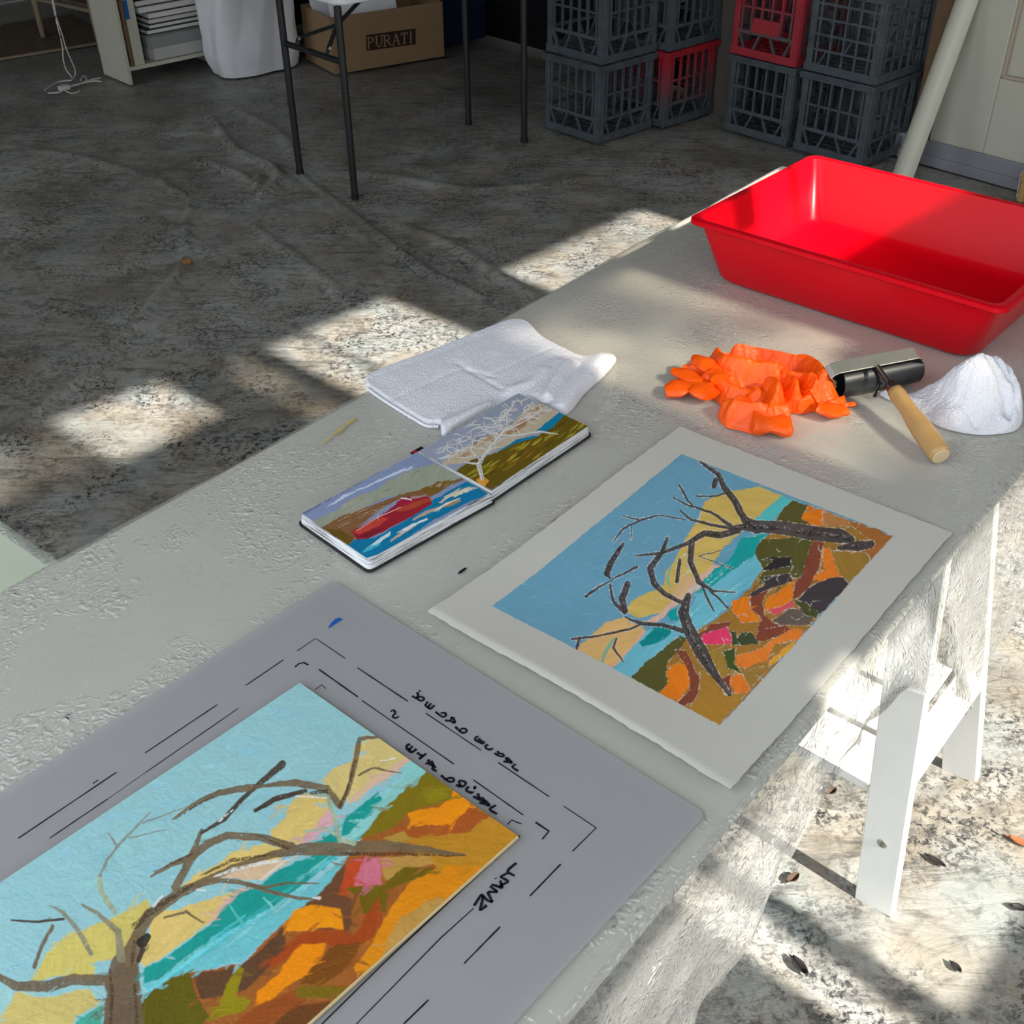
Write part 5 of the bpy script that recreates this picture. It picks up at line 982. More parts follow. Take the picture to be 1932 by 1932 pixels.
    dabs(A, 260, (100, 440, 1240, 1090), (-45, -15), (10, 26), (3, 8), 0.75, 0.28)
    S_([(430, 905, 4), (560, 822, 6), (700, 762, 4)], (214, 170, 170), 0.9); S_([(560, 840, 3), (555, 800, 3)], (214, 170, 170), 0.9); S_([(700, 708, 8), (760, 718, 8)], (226, 206, 206), 0.9); S_([(760, 706, 14), (800, 700, 14), (850, 690, 8)], (142, 126, 122), 0.9)
    x, y = 104, 806
    while x < 470:
        S_([(x, y, 2.2), (x + 7, y - 14 - 6 * random.random(), 2.2), (x + 12, y + 2, 2.2)], (34, 34, 44), 0.9, hard=True); dx = random.uniform(9, 14) if random.random() < 0.85 else 30; x += dx; y -= dx * 0.56
    fast_grid('boat_painting', P, A.col, M['pigment_gouache'], r)
    # right page: white-limbed tree
    P, s, t = page(Rq, 420, 300, 0); A = Paint(P, (540, 720), 3.22, (136, 142, 158), strong=0.06, wob=7); S_, G = A.stroke, A.poly
    G([(1340, 290), (1480, 140), (1610, 135), (1680, 190), (1560, 290), (1400, 365), (1250, 425), (1060, 500), (940, 505), (1000, 435), (1130, 375)], (176, 160, 138))
    for _ in range(40):
        x, y = random.uniform(960, 1600), 0; y = 480 - (x - 960) * 0.5 + random.uniform(-40, 40); S_([(x, y, 4), (x + 34, y - 16, 11), (x + 70, y - 38, 3)], random.choice([(150, 106, 66), (160, 128, 92), (136, 92, 52)]), 0.8, dry=0.25)
    G([(1500, 312), (1670, 178), (1700, 196), (1600, 300)], (10, 112, 148)); G([(1280, 430), (1400, 350), (1530, 325), (1480, 370), (1330, 440)], (10, 112, 148))
    G([(1020, 555), (1120, 478), (1280, 430), (1420, 365), (1500, 345), (1600, 290), (1700, 195), (1860, 270), (1246, 680)], (92, 76, 16))
    for _ in range(70):
        x = random.uniform(1080, 1800); y = random.uniform(560, 640) - (x - 1100) * random.uniform(0.36, 0.56); S_([(x, y, 5), (x + 30, y - 18, 14), (x + 60, y - 44, 4)], random.choice([(150, 146, 42), (112, 68, 12), (122, 112, 22), (62, 54, 12), (140, 96, 20), (170, 150, 50)]), 0.75, dry=0.22)
    G([(1150, 600), (1190, 570), (1232, 600), (1200, 650)], (196, 134, 46))
    dabs(A, 260, (820, 90, 1840, 660), (-50, -15), (10, 26), (4, 9), 0.75, 0.26)
    for _ in range(150):
        x = random.uniform(850, 1560); y = 470 - (x - 900) * 0.52 + random.uniform(-110, 70); a = random.uniform(-1.9, 0.3); l = random.uniform(16, 46); q = [(x, y, 2.5)]
        for k in range(3): a += random.uniform(-0.9, 0.9); x += l * math.cos(a); y += l * math.sin(a) * 0.6; q.append((x, y, random.uniform(4.5, 9)))
        if all(inpoly(np.array([p[0]]), np.array([p[1]]), [(820, 430), (1400, 80), (1640, 160), (1400, 380), (1100, 520), (980, 500)])[0] for p in q): S_(q, random.choice([(190, 186, 184), (182, 180, 182), (200, 196, 190)]), 0.9)
    for b in [[(1190, 590, 22), (1170, 500, 26), (1210, 440, 20), (1300, 330, 26), (1350, 280, 20), (1340, 200, 12), (1400, 110, 6)], [(1180, 560, 14), (1160, 500, 14), (1080, 490, 8)], [(1300, 330, 16), (1400, 330, 14), (1540, 305, 14), (1650, 318, 5)], [(1350, 290, 12), (1450, 240, 8), (1560, 170, 4)], [(1210, 440, 14), (1260, 400, 10), (1300, 400, 5)], [(1180, 480, 10), (1120, 420, 8), (1140, 340, 5)], [(1300, 330, 10), (1230, 310, 7), (1170, 270, 5), (1090, 320, 4)]]:
        S_(b, (196, 192, 186), 0.95); S_([(x + 4, y + 4, w * 0.25) for x, y, w in b], (70, 66, 62), 0.8, dry=0.35)
    fast_grid('tree_painting', P, A.col, M['pigment_gouache'], r)
sketchbook()

# ------------------------------------------------------------------ background furniture
U3, N3, Z3v = np.append(UB, 0), np.append(NB, 0), np.array([0, 0, 1.0])
def zab(xy, p):
    d = ray(p); t = (d[0] * xy[0] + d[1] * xy[1]) / (d[0] ** 2 + d[1] ** 2); return HC + d[2] * t
# milk crates
CW, CH = 0.335, 0.318
faded = bpy.data.materials.new('red_fading_to_grey_plastic'); faded.use_nodes = True
def _faded():
    N, L = nodes(faded); b = N['Principled BSDF']; tc = N.new('ShaderNodeTexCoord'); sp = N.new('ShaderNodeSeparateXYZ'); nz = N.new('ShaderNodeTexNoise'); nz.inputs['Scale'].default_value = 12
    ad = N.new('ShaderNodeMath'); ad.operation = 'MULTIPLY_ADD'; ad.inputs[1].default_value = 0.16; mr = N.new('ShaderNodeMapRange'); mr.inputs[1].default_value = 0.15; mr.inputs[2].default_value = 0.36
    mx = N.new('ShaderNodeMix'); mx.data_type = 'RGBA'; mx.inputs[6].default_value = (0.075, 0.088, 0.098, 1); mx.inputs[7].default_value = (0.42, 0.02, 0.035, 1)
    L.new(tc.outputs['Object'], sp.inputs[0]); L.new(tc.outputs['Object'], nz.inputs['Vector']); L.new(nz.outputs['Fac'], ad.inputs[0]); L.new(sp.outputs['Z'], ad.inputs[2]); L.new(ad.outputs[0], mr.inputs[0]); L.new(mr.outputs[0], mx.inputs[0]); L.new(mx.outputs[2], b.inputs['Base Color']); b.inputs['Roughness'].default_value = 0.45
_faded()
def crate_proto(kind, label, pos):
    r = thing('milk_crate', label, 'crate', pos, 'milk crates against the end wall'); o = np.array(pos, float)
    def P(u, n, z): return o + U3 * u + N3 * n + Z3v * z
    def bx(mb, u0, u1, n0, n1, z0, z1): mb.box(P(u0, n0, z0), U3 * (u1 - u0), N3 * (n1 - n0), Z3v * (z1 - z0))
    W_, H = CW, CH; t = 0.010
    mb = MB()
    for k in range(7): a = 0.012 + k * (W_ - 0.024 - 0.016) / 6; bx(mb, a, a + 0.016, 0.012, W_ - 0.012, 0.004, 0.012); bx(mb, 0.012, W_ - 0.012, a, a + 0.016, 0.0035, 0.0115)
    for (u0, u1, n0, n1) in ((0, W_, 0, t), (0, W_, W_ - t, W_), (0, t, t, W_ - t), (W_ - t, W_, t, W_ - t)): bx(mb, u0, u1, n0, n1, 0.0, 0.032)
    mb.build('base', M['crate'], r, bevel=0.002)
    mb = MB()
    for (u0, u1, n0, n1) in ((-.006, W_ + .006, -.006, t), (-.006, W_ + .006, W_ - t, W_ + .006), (-.006, t, t, W_ - t), (W_ - t, W_ + .006, t, W_ - t)):
        bx(mb, u0, u1, n0, n1, H - 0.030, H - 0.004); 
    for (u0, u1, n0, n1) in ((-.010, W_ + .010, -.010, t - .002), (-.010, W_ + .010, W_ - t + .002, W_ + .010), (-.010, t - .002, t, W_ - t), (W_ - t + .002, W_ + .010, t, W_ - t)): bx(mb, u0, u1, n0, n1, H - 0.018, H - 0.010)
    mb.build('rim', M['crate'], r, bevel=0.002)
    for cu in (0, 1):
        for cn in (0, 1):
            mb = MB(); f = lambda a, b, w: (a, b) if not w else (W_ - b, W_ - a)
            for (u0, u1, n0, n1) in ((0.001, 0.012, 0.014, 0.034), (0.014, 0.034, 0.001, 0.012), (0.004, 0.016, 0.004, 0.016)):
                a, b = f(u0, u1, cu); c, d = f(n0, n1, cn); bx(mb, a, b, c, d, 0.03, H - 0.03)
            mb.build('corner_post', M['crate'], r, bevel=0.0015)
    for side in range(4):
        mb = MB()
        def q(a0, a1, z0, z1, d0=0.002, d1=0.010):
            if side == 0: bx(mb, a0, a1, d0, d1, z0, z1)
            elif side == 1: bx(mb, a0, a1, W_ - d1, W_ - d0, z0, z1)
            elif side == 2: bx(mb, d0, d1, a0, a1, z0, z1)
            else: bx(mb, W_ - d1, W_ - d0, a0, a1, z0, z1)
        def pt(a, z, d=0.006):
            return P(a, d, z) if side == 0 else P(a, W_ - d, z) if side == 1 else P(d, a, z) if side == 2 else P(W_ - d, a, z)
        ax = U3 if side < 2 else N3
        if kind == 'bars':
            for k in range(6): a = 0.045 + k * (W_ - 0.09) / 5; q(a - 0.0045, a + 0.0045, 0.095, H - 0.03)
            q(0.03, W_ - 0.03, 0.188, 0.196); q(0.03, W_ - 0.03, 0.088, 0.102, 0.001, 0.011)
            zz = [(0.035, 0.09), (0.075, 0.032), (0.125, 0.09), (W_ / 2 - 0.03, 0.032), (W_ / 2 + 0.03, 0.032)]
            for a, b in (((0.036, .09), (0.066, .03)), ((0.142, .09), (0.112, .03)), ((0.192, .09), (0.222, .03)), ((0.298, .09), (0.268, .03))): mb.bar(pt(*a), pt(*b), 0.009, 0.008, ax)
        else:
            for k in range(5): a = 0.05 + k * (W_ - 0.10) / 4; q(a - 0.004, a + 0.004, 0.03, H - 0.03)
            for z in (0.085, 0.142, 0.200, 0.255): q(0.03, W_ - 0.03, z - 0.004, z + 0.004, 0.001, 0.011)
            for a, z in ((0.13, 0.142), (0.24, 0.085)): mb.bar(pt(a, z), pt(a + 0.03, z - 0.055), 0.006, 0.007, ax)
        mb.build('side_grille', M['crate'], r)
    return r
def copy_tree(o, loc, label, mats=None):
    c = o.copy(); COL.objects.link(c); c.location = tuple(loc); c['label'] = label
    for ch in list(o.children):
        d = ch.copy(); COL.objects.link(d); d.parent = c
        for g in ch.children: e = g.copy(); COL.objects.link(e); e.parent = d
        if mats:
            m = mats.get(ch.name.split('.')[0])
            if m: d.material_slots[0].link = 'OBJECT'; d.material_slots[0].material = m
    return c
z0 = 0.022
pos = {'A': (3.505, 3.318), 'B': (3.862, 3.268), 'C': (4.045, 2.748), 'D': (4.05, 2.383)}
ca = crate_proto('bars', 'grey milk crate on the floor nearest the dark corner, under a matching crate', RM(*pos['A'], z0))
copy_tree(ca, RM(pos['A'][0] + 0.012, pos['A'][1] + 0.004, z0 + CH), 'grey milk crate stacked highest beside the dark corner, left of the others')
copy_tree(ca, RM(*pos['B'], z0), 'milk crate on the floor with red paint fading down to grey', {'rim': faded, 'corner_post': faded, 'side_grille': faded})
copy_tree(ca, RM(pos['B'][0] + 0.008, pos['B'][1], z0 + CH), 'grey milk crate standing on top of the red and grey one')
copy_tree(ca, RM(*pos['C'], z0), 'grey milk crate on the floor under the red crate')
rd = copy_tree(ca, RM(pos['C'][0], pos['C'][1] + 0.006, z0 + CH), 'worn red milk crate standing on a grey one right of the pilaster', {'rim': M['crate_red'], 'corner_post': M['crate_red'], 'side_grille': faded, 'base': M['crate_red']})
mb = MB(); mb.box(RM(pos['C'][0] - 0.004, pos['C'][1] + 0.10, z0 + CH + 0.10), N3 * 0.135, U3 * 0.006, Z3v * 0.055); mb.build('label_plate', M['crate_red'], rd)
copy_tree(ca, RM(*pos['D'], z0), 'grey milk crate on the floor right behind the red tray')
cg = crate_proto('grid', 'grey square-mesh milk crate on top of the stack nearest the leaning board', RM(pos['D'][0] + 0.004, pos['D'][1] + 0.004, z0 + CH))

# folding table
def folding_table():
    ft = [W(p, 0.018) for p in [(566, 326), (670, 373), (989, 266), (884, 233)]]; zt = 0.705
    r = thing('folding_table', 'white folding table on thin black steel legs at the back of the room', 'table', RM(2.9, 3.78, 0.015))
    mb = MB(); u0, u1, n0, n1 = 2.385, 3.42, 3.515, 4.05; rad = 0.05; poly = []
    for cx, cy_, a0 in ((u1 - rad, n1 - rad, 0), (u0 + rad, n1 - rad, 90), (u0 + rad, n0 + rad, 180), (u1 - rad, n0 + rad, 270)):
        for k in range(6): a = R(a0 + k * 18); poly.append(RM(cx + rad * math.cos(a), cy_ + rad * math.sin(a))[:2])
    mb.prism(poly, zt, zt + 0.045); mb.build('tabletop', M['white_bag'], r, bevel=0.008)
    for f in ft:
        mb = MB(); mb.tube([f, f * np.array([1, 1, 0]) + Z3v * (zt - 0.002)], 0.0135, 14); l = mb.build('leg', M['metal_black'], r, smooth=50)
        mb = MB(); mb.tube([f - Z3v * 0.004, f + Z3v * 0.012], 0.0155, 14); mb.build('foot_cap', M['metal_black'], l, smooth=50)
    for (a, b), py in (((ft[0], ft[1]), (556, 80)), ((ft[3], ft[2]), None)):
        z = zab(a[:2], py) if py else 0.60; z = float(z); d = b - a; s = 1 if a is ft[0] else -1
        mb = MB(); A_, B_ = a * np.array([1, 1, 0]) + Z3v * z, b * np.array([1, 1, 0]) + Z3v * z; mb.tube([A_, B_], 0.011, 12); mb.build('crossbar', M['metal_black'], r, smooth=50)
        j = A_ * 0.42 + B_ * 0.58 + U3 * 0.10 * s + Z3v * 0.085; e = A_ * 0.5 + B_ * 0.5 + U3 * 0.30 * s; e[2] = zt - 0.004
        mb = MB(); sd = N3
        for t in (0.22, 0.74):
            k = A_ * (1 - t) + B_ * t; mb.bar(k + Z3v * 0.006, k + U3 * 0.012 * s + Z3v * 0.03, 0.016, 0.006, sd); mb.bar(k + U3 * 0.012 * s + Z3v * 0.03, j, 0.018, 0.006, sd)
        mb.bar(j, e, 0.020, 0.007, sd); br = mb.build('locking_brace', M['metal_black'], r, bevel=0.0015)
        for q in (j, A_ * 0.78 + B_ * 0.22 + U3 * 0.012 * s + Z3v * 0.03, A_ * 0.26 + B_ * 0.74 + U3 * 0.012 * s + Z3v * 0.03):
            mb = MB(); mb.lathe(q - N3 * 0.012, q + N3 * 0.01, [(0, 0.001), (0.001, 0.006), (0.003, 0.006), (0.004, 0.001)], 10); mb.build('rivet', M['steel'], br, smooth=40)
folding_table()

# bookshelf with its books
def bookshelf():
    u0, u1, n0, n1, H = 2.495, 3.01, 5.56, 5.84, 1.25; b = 0.018
    r = thing('bookshelf', 'low cream bookshelf holding a stack of books at the back left', 'bookshelf', RM((u0 + u1) / 2, (n0 + n1) / 2, b))
    for a, nm in ((u0, 0), (u1 - 0.018, 1)): mb = MB(); mb.box(RM(a, n0, b), U3 * 0.018, N3 * (n1 - n0), Z3v * H); mb.build('side_panel', M['cream_card'], r, bevel=0.001)
    for z in (0.062, 0.46, 0.84): mb = MB(); mb.box(RM(u0 + 0.018, n0 + 0.004, b + z), U3 * (u1 - u0 - 0.036), N3 * (n1 - n0 - 0.01), Z3v * 0.018); mb.build('shelf_board', M['cream_card'], r, bevel=0.001)
    mb = MB(); mb.box(RM(u0 + 0.018, n1 - 0.006, b + 0.06), U3 * (u1 - u0 - 0.036), N3 * 0.005, Z3v * (H - 0.06)); mb.build('back_panel', M['hardboard'], r)
    z = b + 0.081
    def slab(name, label, cat, ua, ub, za, zb, m, dn=0.0, dep=0.24, bev=0.001):
        t = thing(name, label, cat, RM((ua + ub) / 2, n0 + dep / 2, za)); mb = MB(); mb.box(RM(ua, n0 + 0.008 + dn, za), U3 * (ub - ua), N3 * dep, Z3v * (zb - za)); mb.build('body', m, t, bevel=bev); return t
    slab('hardboard_sheet', 'brown hardboard sheet standing on edge inside the bookshelf', 'board', u0 + 0.030, u0 + 0.046, z, z + 0.36, M['hardboard'])
    t = slab('card_folder', 'thick cream folder with blue tape standing in the bookshelf', 'folder', u0 + 0.052, u0 + 0.104, z, z + 0.36, M['cream_card'])
    mb = MB(); mb.box(RM(u0 + 0.051, n0 + 0.0065, z + 0.215), U3 * 0.020, N3 * 0.004, Z3v * 0.085); mb.build('tape', M['blue_tape'], t)
    t = thing('paper_box', 'clear plastic box of white paper at the bottom of the book stack', 'box', RM(u0 + 0.3, n0 + 0.13, z)); ua, ub = u0 + 0.135, u1 - 0.055
    mb = MB(); mb.box(RM(ua, n0 + 0.01, z), U3 * (ub - ua), N3 * 0.24, Z3v * 0.125); mb.build('shell', M['film'], t, bevel=0.004)
    mb = MB(); mb.box(RM(ua + 0.03, n0 + 0.014, z + 0.004), U3 * (ub - ua - 0.035), N3 * 0.22, Z3v * 0.055); mb.build('paper_stack', M['white_pages'], t)
    mb = MB(); mb.box(RM(ua + 0.01, n0 + 0.012, z + 0.062), U3 * (ub - ua - 0.02), N3 * 0.22, Z3v * 0.050); mb.build('grey_folder', M['grey_paint'], t)
    z += 0.127
    covers = [((0.05, 0.075, 0.07), 0.022, -0.005, 'dark green book lying on the clear paper box'), ((0.05, 0.05, 0.06), 0.020, 0.01, 'thin grey book third from the bottom of the stack'), ((0.16, 0.15, 0.12), 0.024, 0.012, 'pale-edged paperback in the middle of the book stack'), ((0.05, 0.028, 0.02), 0.030, 0.012, 'thick book with dark brown cover and cream pages mid-stack'),
              ((0.30, 0.27, 0.20), 0.030, -0.022, 'tan-covered book sticking out left of the stack'), ((0.03, 0.03, 0.035), 0.028, -0.028, 'black hardback with bright white pages high in the stack'), ((0.04, 0.035, 0.04), 0.028, -0.010, 'black-covered book second from the top of the stack'), ((0.10, 0.085, 0.08), 0.022, -0.036, 'dark book tilted on top of the stack')]
    for i, (c, h, dx, lab) in enumerate(covers):
        m = simple('book_cloth', c, 0.6, 0.3); t = thing('book', lab, 'book', RM(ua + 0.12 + dx, n0 + 0.13, z), 'books lying in the bookshelf')
        x0, x1 = ua + 0.018 + dx * 1.3, ub - 0.008 + dx * 0.6 - 0.012 * (i % 2); y0 = n0 + 0.010 + 0.006 * (i % 3)
        mb = MB(); mb.box(RM(x0, y0, z), U3 * (x1 - x0), N3 * 0.225, Z3v * 0.003); mb.box(RM(x0, y0, z + h - 0.003), U3 * (x1 - x0), N3 * 0.225, Z3v * 0.003); mb.box(RM(x0, y0 + 0.222, z), U3 * (x1 - x0), N3 * 0.004, Z3v * h); mb.build('cover', m, t)
        mb = MB(); mb.box(RM(x0 + 0.004, y0 + 0.003, z + 0.003), U3 * (x1 - x0 - 0.008), N3 * 0.218, Z3v * (h - 0.006)); mb.build('pages', M['white_pages'], t)
        z += h + 0.0008
bookshelf()

# white sack
def sack():
    r = thing('sack', 'bulging white woven sack standing between bookshelf and cardboard box', 'sack', RM(3.12, 5.39, 0.018)); n = 150; rows = 70; V = []
    T_, A_ = np.meshgrid(np.linspace(0, 1, rows), np.linspace(0, 2 * PI, n, endpoint=False), indexing='ij')
    ca_, sa_ = np.cos(A_), np.sin(A_); f = (np.abs(ca_) ** 4 + np.abs(sa_) ** 4) ** (-1 / 4.0)
    tri = lambda v: np.abs((v % 2) - 1) - 0.5
    p = A_ / (2 * PI); wig = 0.10 * (fb(p * 9, T_ * 4, 61, 2) - 0.5)
    fold = 0.10 * tri(p * 8 + T_ * 1.1 + wig * 6) * (0.25 + T_) + 0.06 * tri(p * 14 - T_ * 2.2 + 0.4 + wig * 8) + 0.05 * tri(T_ * 5 + 3 * wig + p * 4) * (1 - T_)
    s = np.clip(0.90 + 0.12 * np.minimum(1, T_ * 8), 0, 1.02) * (1 - 0.16 * T_ ** 1.5)
    X = 3.12 - 0.045 * T_ + 0.235 * s * f * ca_ * (1 + fold); Y = 5.39 + 0.135 * s * f * sa_ * (1 + fold * 1.5)
    P = X[..., None] * U3 + Y[..., None] * N3; P[..., 2] = 0.018 + 0.75 * T_
    mb = MB(); Fc = [(i * n + j, i * n + (j + 1) % n, (i + 1) * n + (j + 1) % n, (i + 1) * n + j) for i in range(rows - 1) for j in range(n)] + [tuple(range(n - 1, -1, -1)), tuple((rows - 1) * n + j for j in range(n))]
    mb.add(P.reshape(-1, 3), Fc); mb.build('body', M['white_bag'], r, smooth=40)
sack()

# cardboard carton
def carton():
    a, b = W((632, 141), 0.018), W((839, 106), 0.018); e = b - a; L = np.linalg.norm(e); e /= L; nn = np.array([-e[1], e[0], 0]); H = float(zab(a[:2], (638, 33))) - 0.018; D = 0.36; t = 0.006
    r = thing('cardboard_box', 'open brown cardboard box of papers under the folding table', 'box', a + e * L / 2 + nn * D / 2)
    mb = MB(); mb.box(a, e * L, nn * t, Z3v * H); mb.box(a + nn * (D - t), e * L, nn * t, Z3v * H); mb.box(a + nn * t, e * t, nn * (D - 2 * t), Z3v * H); mb.box(a + e * (L - t) + nn * t, e * t, nn * (D - 2 * t), Z3v * H); mb.box(a + nn * t + e * t, e * (L - 2 * t), nn * (D - 2 * t), Z3v * t); mb.build('carton', M['card'], r, bevel=0.0015)
    nv = np.array([e[1], -e[0]]); off = float(a[:2] @ nv) + 0.0012
    Q = [WP(p, nv, off) for p in [(690.5, 66), (784, 53.5), (784.5, 83.5), (691.5, 96)]]
    lb = MB(); lb.add(Q, [(3, 2, 1, 0)]); lab = lb.build('printed_label', M['print_brown'], r)
    o, ex, ey = Q[3], Q[2] - Q[3], Q[0] - Q[3]; out = np.append(nv, 0) * 0.0012
    G6 = {'P': [((.1, 0), (.1, 1), 3), ((.1, .97), (.7, .9), 1.6), ((.72, .9), (.74, .58), 2.4), ((.74, .55), (.12, .46), 1.6), ((-.08, 0), (.32, 0), 1.6), ((-.08, 1), (.2, 1), 1.6)], 'U': [((.12, 1), (.12, .3), 3), ((.12, .32), (.35, .02), 2.4), ((.35, .02), (.62, .06), 1.8), ((.62, .06), (.78, .35), 1.6), ((.78, .3), (.78, 1), 1.6), ((-.08, 1), (.34, 1), 1.6), ((.6, 1), (.96, 1), 1.6)],
          'R': [((.1, 0), (.1, 1), 3), ((.1, .97), (.66, .9), 1.6), ((.68, .9), (.7, .6), 2.4), ((.7, .57), (.12, .5), 1.6), ((.4, .5), (.9, .02), 3), ((-.08, 0), (.32, 0), 1.6), ((-.08, 1), (.2, 1), 1.6)], 'A': [((.08, 0), (.46, 1), 1.6), ((.46, 1), (.86, 0), 3), ((.22, .35), (.7, .35), 1.6), ((-.1, 0), (.28, 0), 1.6), ((.62, 0), (1.04, 0), 1.6)], 'T': [((.45, 0), (.45, 1), 3), ((.02, .97), (.9, .97), 1.8), ((.04, .97), (.02, .74), 1.6), ((.88, .97), (.9, .74), 1.6), ((.25, 0), (.66, 0), 1.6)], 'I': [((.4, 0), (.4, 1), 3), ((.2, 0), (.62, 0), 1.6), ((.2, 1), (.62, 1), 1.6)]}
    mb = MB(); x = 0.03
    for ch, wd_ in zip('PURATI', (.155, .165, .17, .175, .165, .10)):
        for p, q, w in G6[ch]:
            A_ = o + ex * (x + wd_ * p[0] * 0.92) + ey * (.14 + .70 * p[1]) + out; B_ = o + ex * (x + wd_ * q[0] * 0.92) + ey * (.14 + .70 * q[1]) + out
            mb.bar(A_, B_, 0.0027 * w, 0.0008, np.cross(B_ - A_, out))
        x += wd_
    mb.build('lettering', M['card'], r)
    for i, (u0, u1, ang, m) in enumerate(((0.05, 0.42, 0.30, M['white_bag']), (0.10, 0.46, 0.42, M['page']), (0.02, 0.40, 0.5, M['white_bag']))):
        t2 = thing('sheet_of_paper', ['white sheet of paper leaning foremost in the cardboard box', 'greyish sheet of paper leaning in the middle of the cardboard box', 'white sheet of paper leaning rearmost in the cardboard box'][i], 'paper', a + e * (0.25) + nn * 0.2 + Z3v * 0.02, 'papers in the cardboard box')
        v = np.append(nn[:2] * math.sin(ang), 0) + Z3v * math.cos(ang); b0 = a + e * u0 + nn * (0.03 + 0.05 * i) + Z3v * 0.012
        mb = MB(); mb.box(b0, e * (u1 - u0), v * (0.36 + 0.03 * i), np.cross(e, v) * 0.003); mb.build('page', m, t2)
carton()
r = thing('plastic_tub', 'dark navy plastic tub in the shadow right of the cardboard box', 'tub', RM(4.2, 5.25, 0.018))
mb = MB(); mb.box(RM(4.06, 5.02, 0.018), U3 * 0.32, N3 * 0.4, Z3v * 0.55); mb.build('body', M['navy'], r, bevel=0.015)
mb = MB(); mb.box(RM(4.05, 5.01, 0.568), U3 * 0.34, N3 * 0.42, Z3v * 0.02); mb.build('lid', M['navy'], r, bevel=0.005)

# rug, chair, cord
r = thing('rug', 'brown woven rug beneath the wooden chair at the back left', 'rug', RM(1.9, 6.9, 0.0))
e0, e1_ = W((0, 117)), W((190, 86)); d = (e1_ - e0) / np.linalg.norm(e1_ - e0); nn = np.array([-d[1], d[0], 0]); mb = MB()
mb.box(e0 - d * 1.6 + Z3v * 0.010, d * 2.25, nn * 0.75, Z3v * 0.012)
def rug_mat():
    m, b = new('woven_rush'); N, L = nodes(m); tc = N.new('ShaderNodeTexCoord'); w1 = N.new('ShaderNodeTexWave'); w1.inputs['Scale'].default_value = 26; w1.inputs['Distortion'].default_value = 1.2; w1.bands_direction = 'DIAGONAL'
    mx = N.new('ShaderNodeMix'); mx.data_type = 'RGBA'; mx.inputs[6].default_value = (0.075, 0.05, 0.028, 1); mx.inputs[7].default_value = (0.20, 0.135, 0.075, 1)
    L.new(tc.outputs['Object'], w1.inputs['Vector']); L.new(w1.outputs['Fac'], mx.inputs[0]); L.new(mx.outputs[2], b.inputs['Base Color']); b.inputs['Roughness'].default_value = 0.85
    bp = N.new('ShaderNodeBump'); bp.inputs['Distance'].default_value = 0.004; L.new(w1.outputs['Fac'], bp.inputs['Height']); L.new(bp.outputs['Normal'], b.inputs['Normal']); return m
M['rush'] = rug_mat(); mb.build('weave', M['rush'], r, bevel=0.003)
mb = MB(); mb.box(e0 - d * 1.6 + Z3v * 0.010 - nn * 0.018, d * 2.25, nn * 0.018, Z3v * 0.013); mb.build('binding', M['chair_wood'], r, bevel=0.003)
def chair():
    a, b = W((82, 70), 0.0235), W((191, 97), 0.0235); d = b - a; L = np.linalg.norm(d); d /= L; nn = np.array([-d[1], d[0], 0]); 
    if nn @ np.array([0, 1, 0]) < 0: nn = -nn
    r = thing('chair', 'worn wooden chair with woven rush panels at the back left', 'chair', a + d * L / 2 + nn * 0.2)
    ft = [a, b, b + nn * 0.36, a + nn * 0.36]
    for i, f in enumerate(ft): mb = MB(); mb.tube([f, f + Z3v * 0.2, f + Z3v * (0.44 if i in (0, 1) else 0.9)], [0.015, 0.021, 0.019], 12); mb.build('leg', M['chair_wood'], r, smooth=50)
    for i in range(4): p, q = ft[i], ft[(i + 1) % 4]; mb = MB(); z = 0.20 + 0.02 * (i % 2); mb.tube([p + Z3v * z, q + Z3v * z], 0.010, 10); mb.build('stretcher', M['chair_wood'], r, smooth=50)
    mb = MB(); mb.box(ft[0] + Z3v * 0.43, d * L, nn * 0.36, Z3v * 0.03); mb.build('seat', M['rush'], r, bevel=0.008)
    mb = MB(); mb.box(ft[0] + Z3v * 0.212 + d * 0.02 + nn * 0.02, d * (L - 0.04), nn * 0.32, Z3v * 0.014); mb.build('rush_shelf', M['rush'], r, bevel=0.004)
    mb = MB(); mb.box(ft[3] + Z3v * 0.62 - nn * 0.01, d * L, nn * 0.02, Z3v * 0.12); mb.build('back_rail', M['chair_wood'], r, bevel=0.004)
chair()
r = thing('cord', 'white electrical cord hanging down and coiled loosely beside the bookshelf', 'cord', W((138, 152)))
for pts in ([(96, -12), (104, 30), (112, 62), (118, 90), (119, 108), (124, 130), (136, 146)], [(98, -12), (107, 34), (117, 64), (123, 86), (131, 106), (141, 130), (141, 143), (134, 152)]):
    P = smooth_pts([WP(p, NB, 5.875) if p[1] < 140 else W(p, 0.03) for p in pts], 6); mb = MB(); mb.tube(P, 0.0034, 8); mb.build('flex', M['white_cord'], r, smooth=60)
for pts in ([(134, 152), (112, 154), (96, 162), (84, 170)], [(90, 176), (112, 174), (120, 168), (118, 160), (126, 161)], [(122, 170), (134, 176), (146, 174), (150, 170)], [(126, 164), (146, 160), (166, 152), (190, 147)], [(140, 160), (160, 156), (178, 153), (192, 154)], [(152, 151), (156, 143), (162, 146), (164, 152)]):
    P = smooth_pts([W(p, 0.024) for p in pts], 6); mb = MB(); mb.tube(P, 0.0036, 8); mb.build('flex', M['white_cord'], r, smooth=60)
mb = MB(); q = W((126, 171), 0.022); mb.box(q - U3 * 0.03, U3 * 0.055, N3 * 0.035, Z3v * 0.022); mb.build('plug', M['white_cord'], r, bevel=0.006)

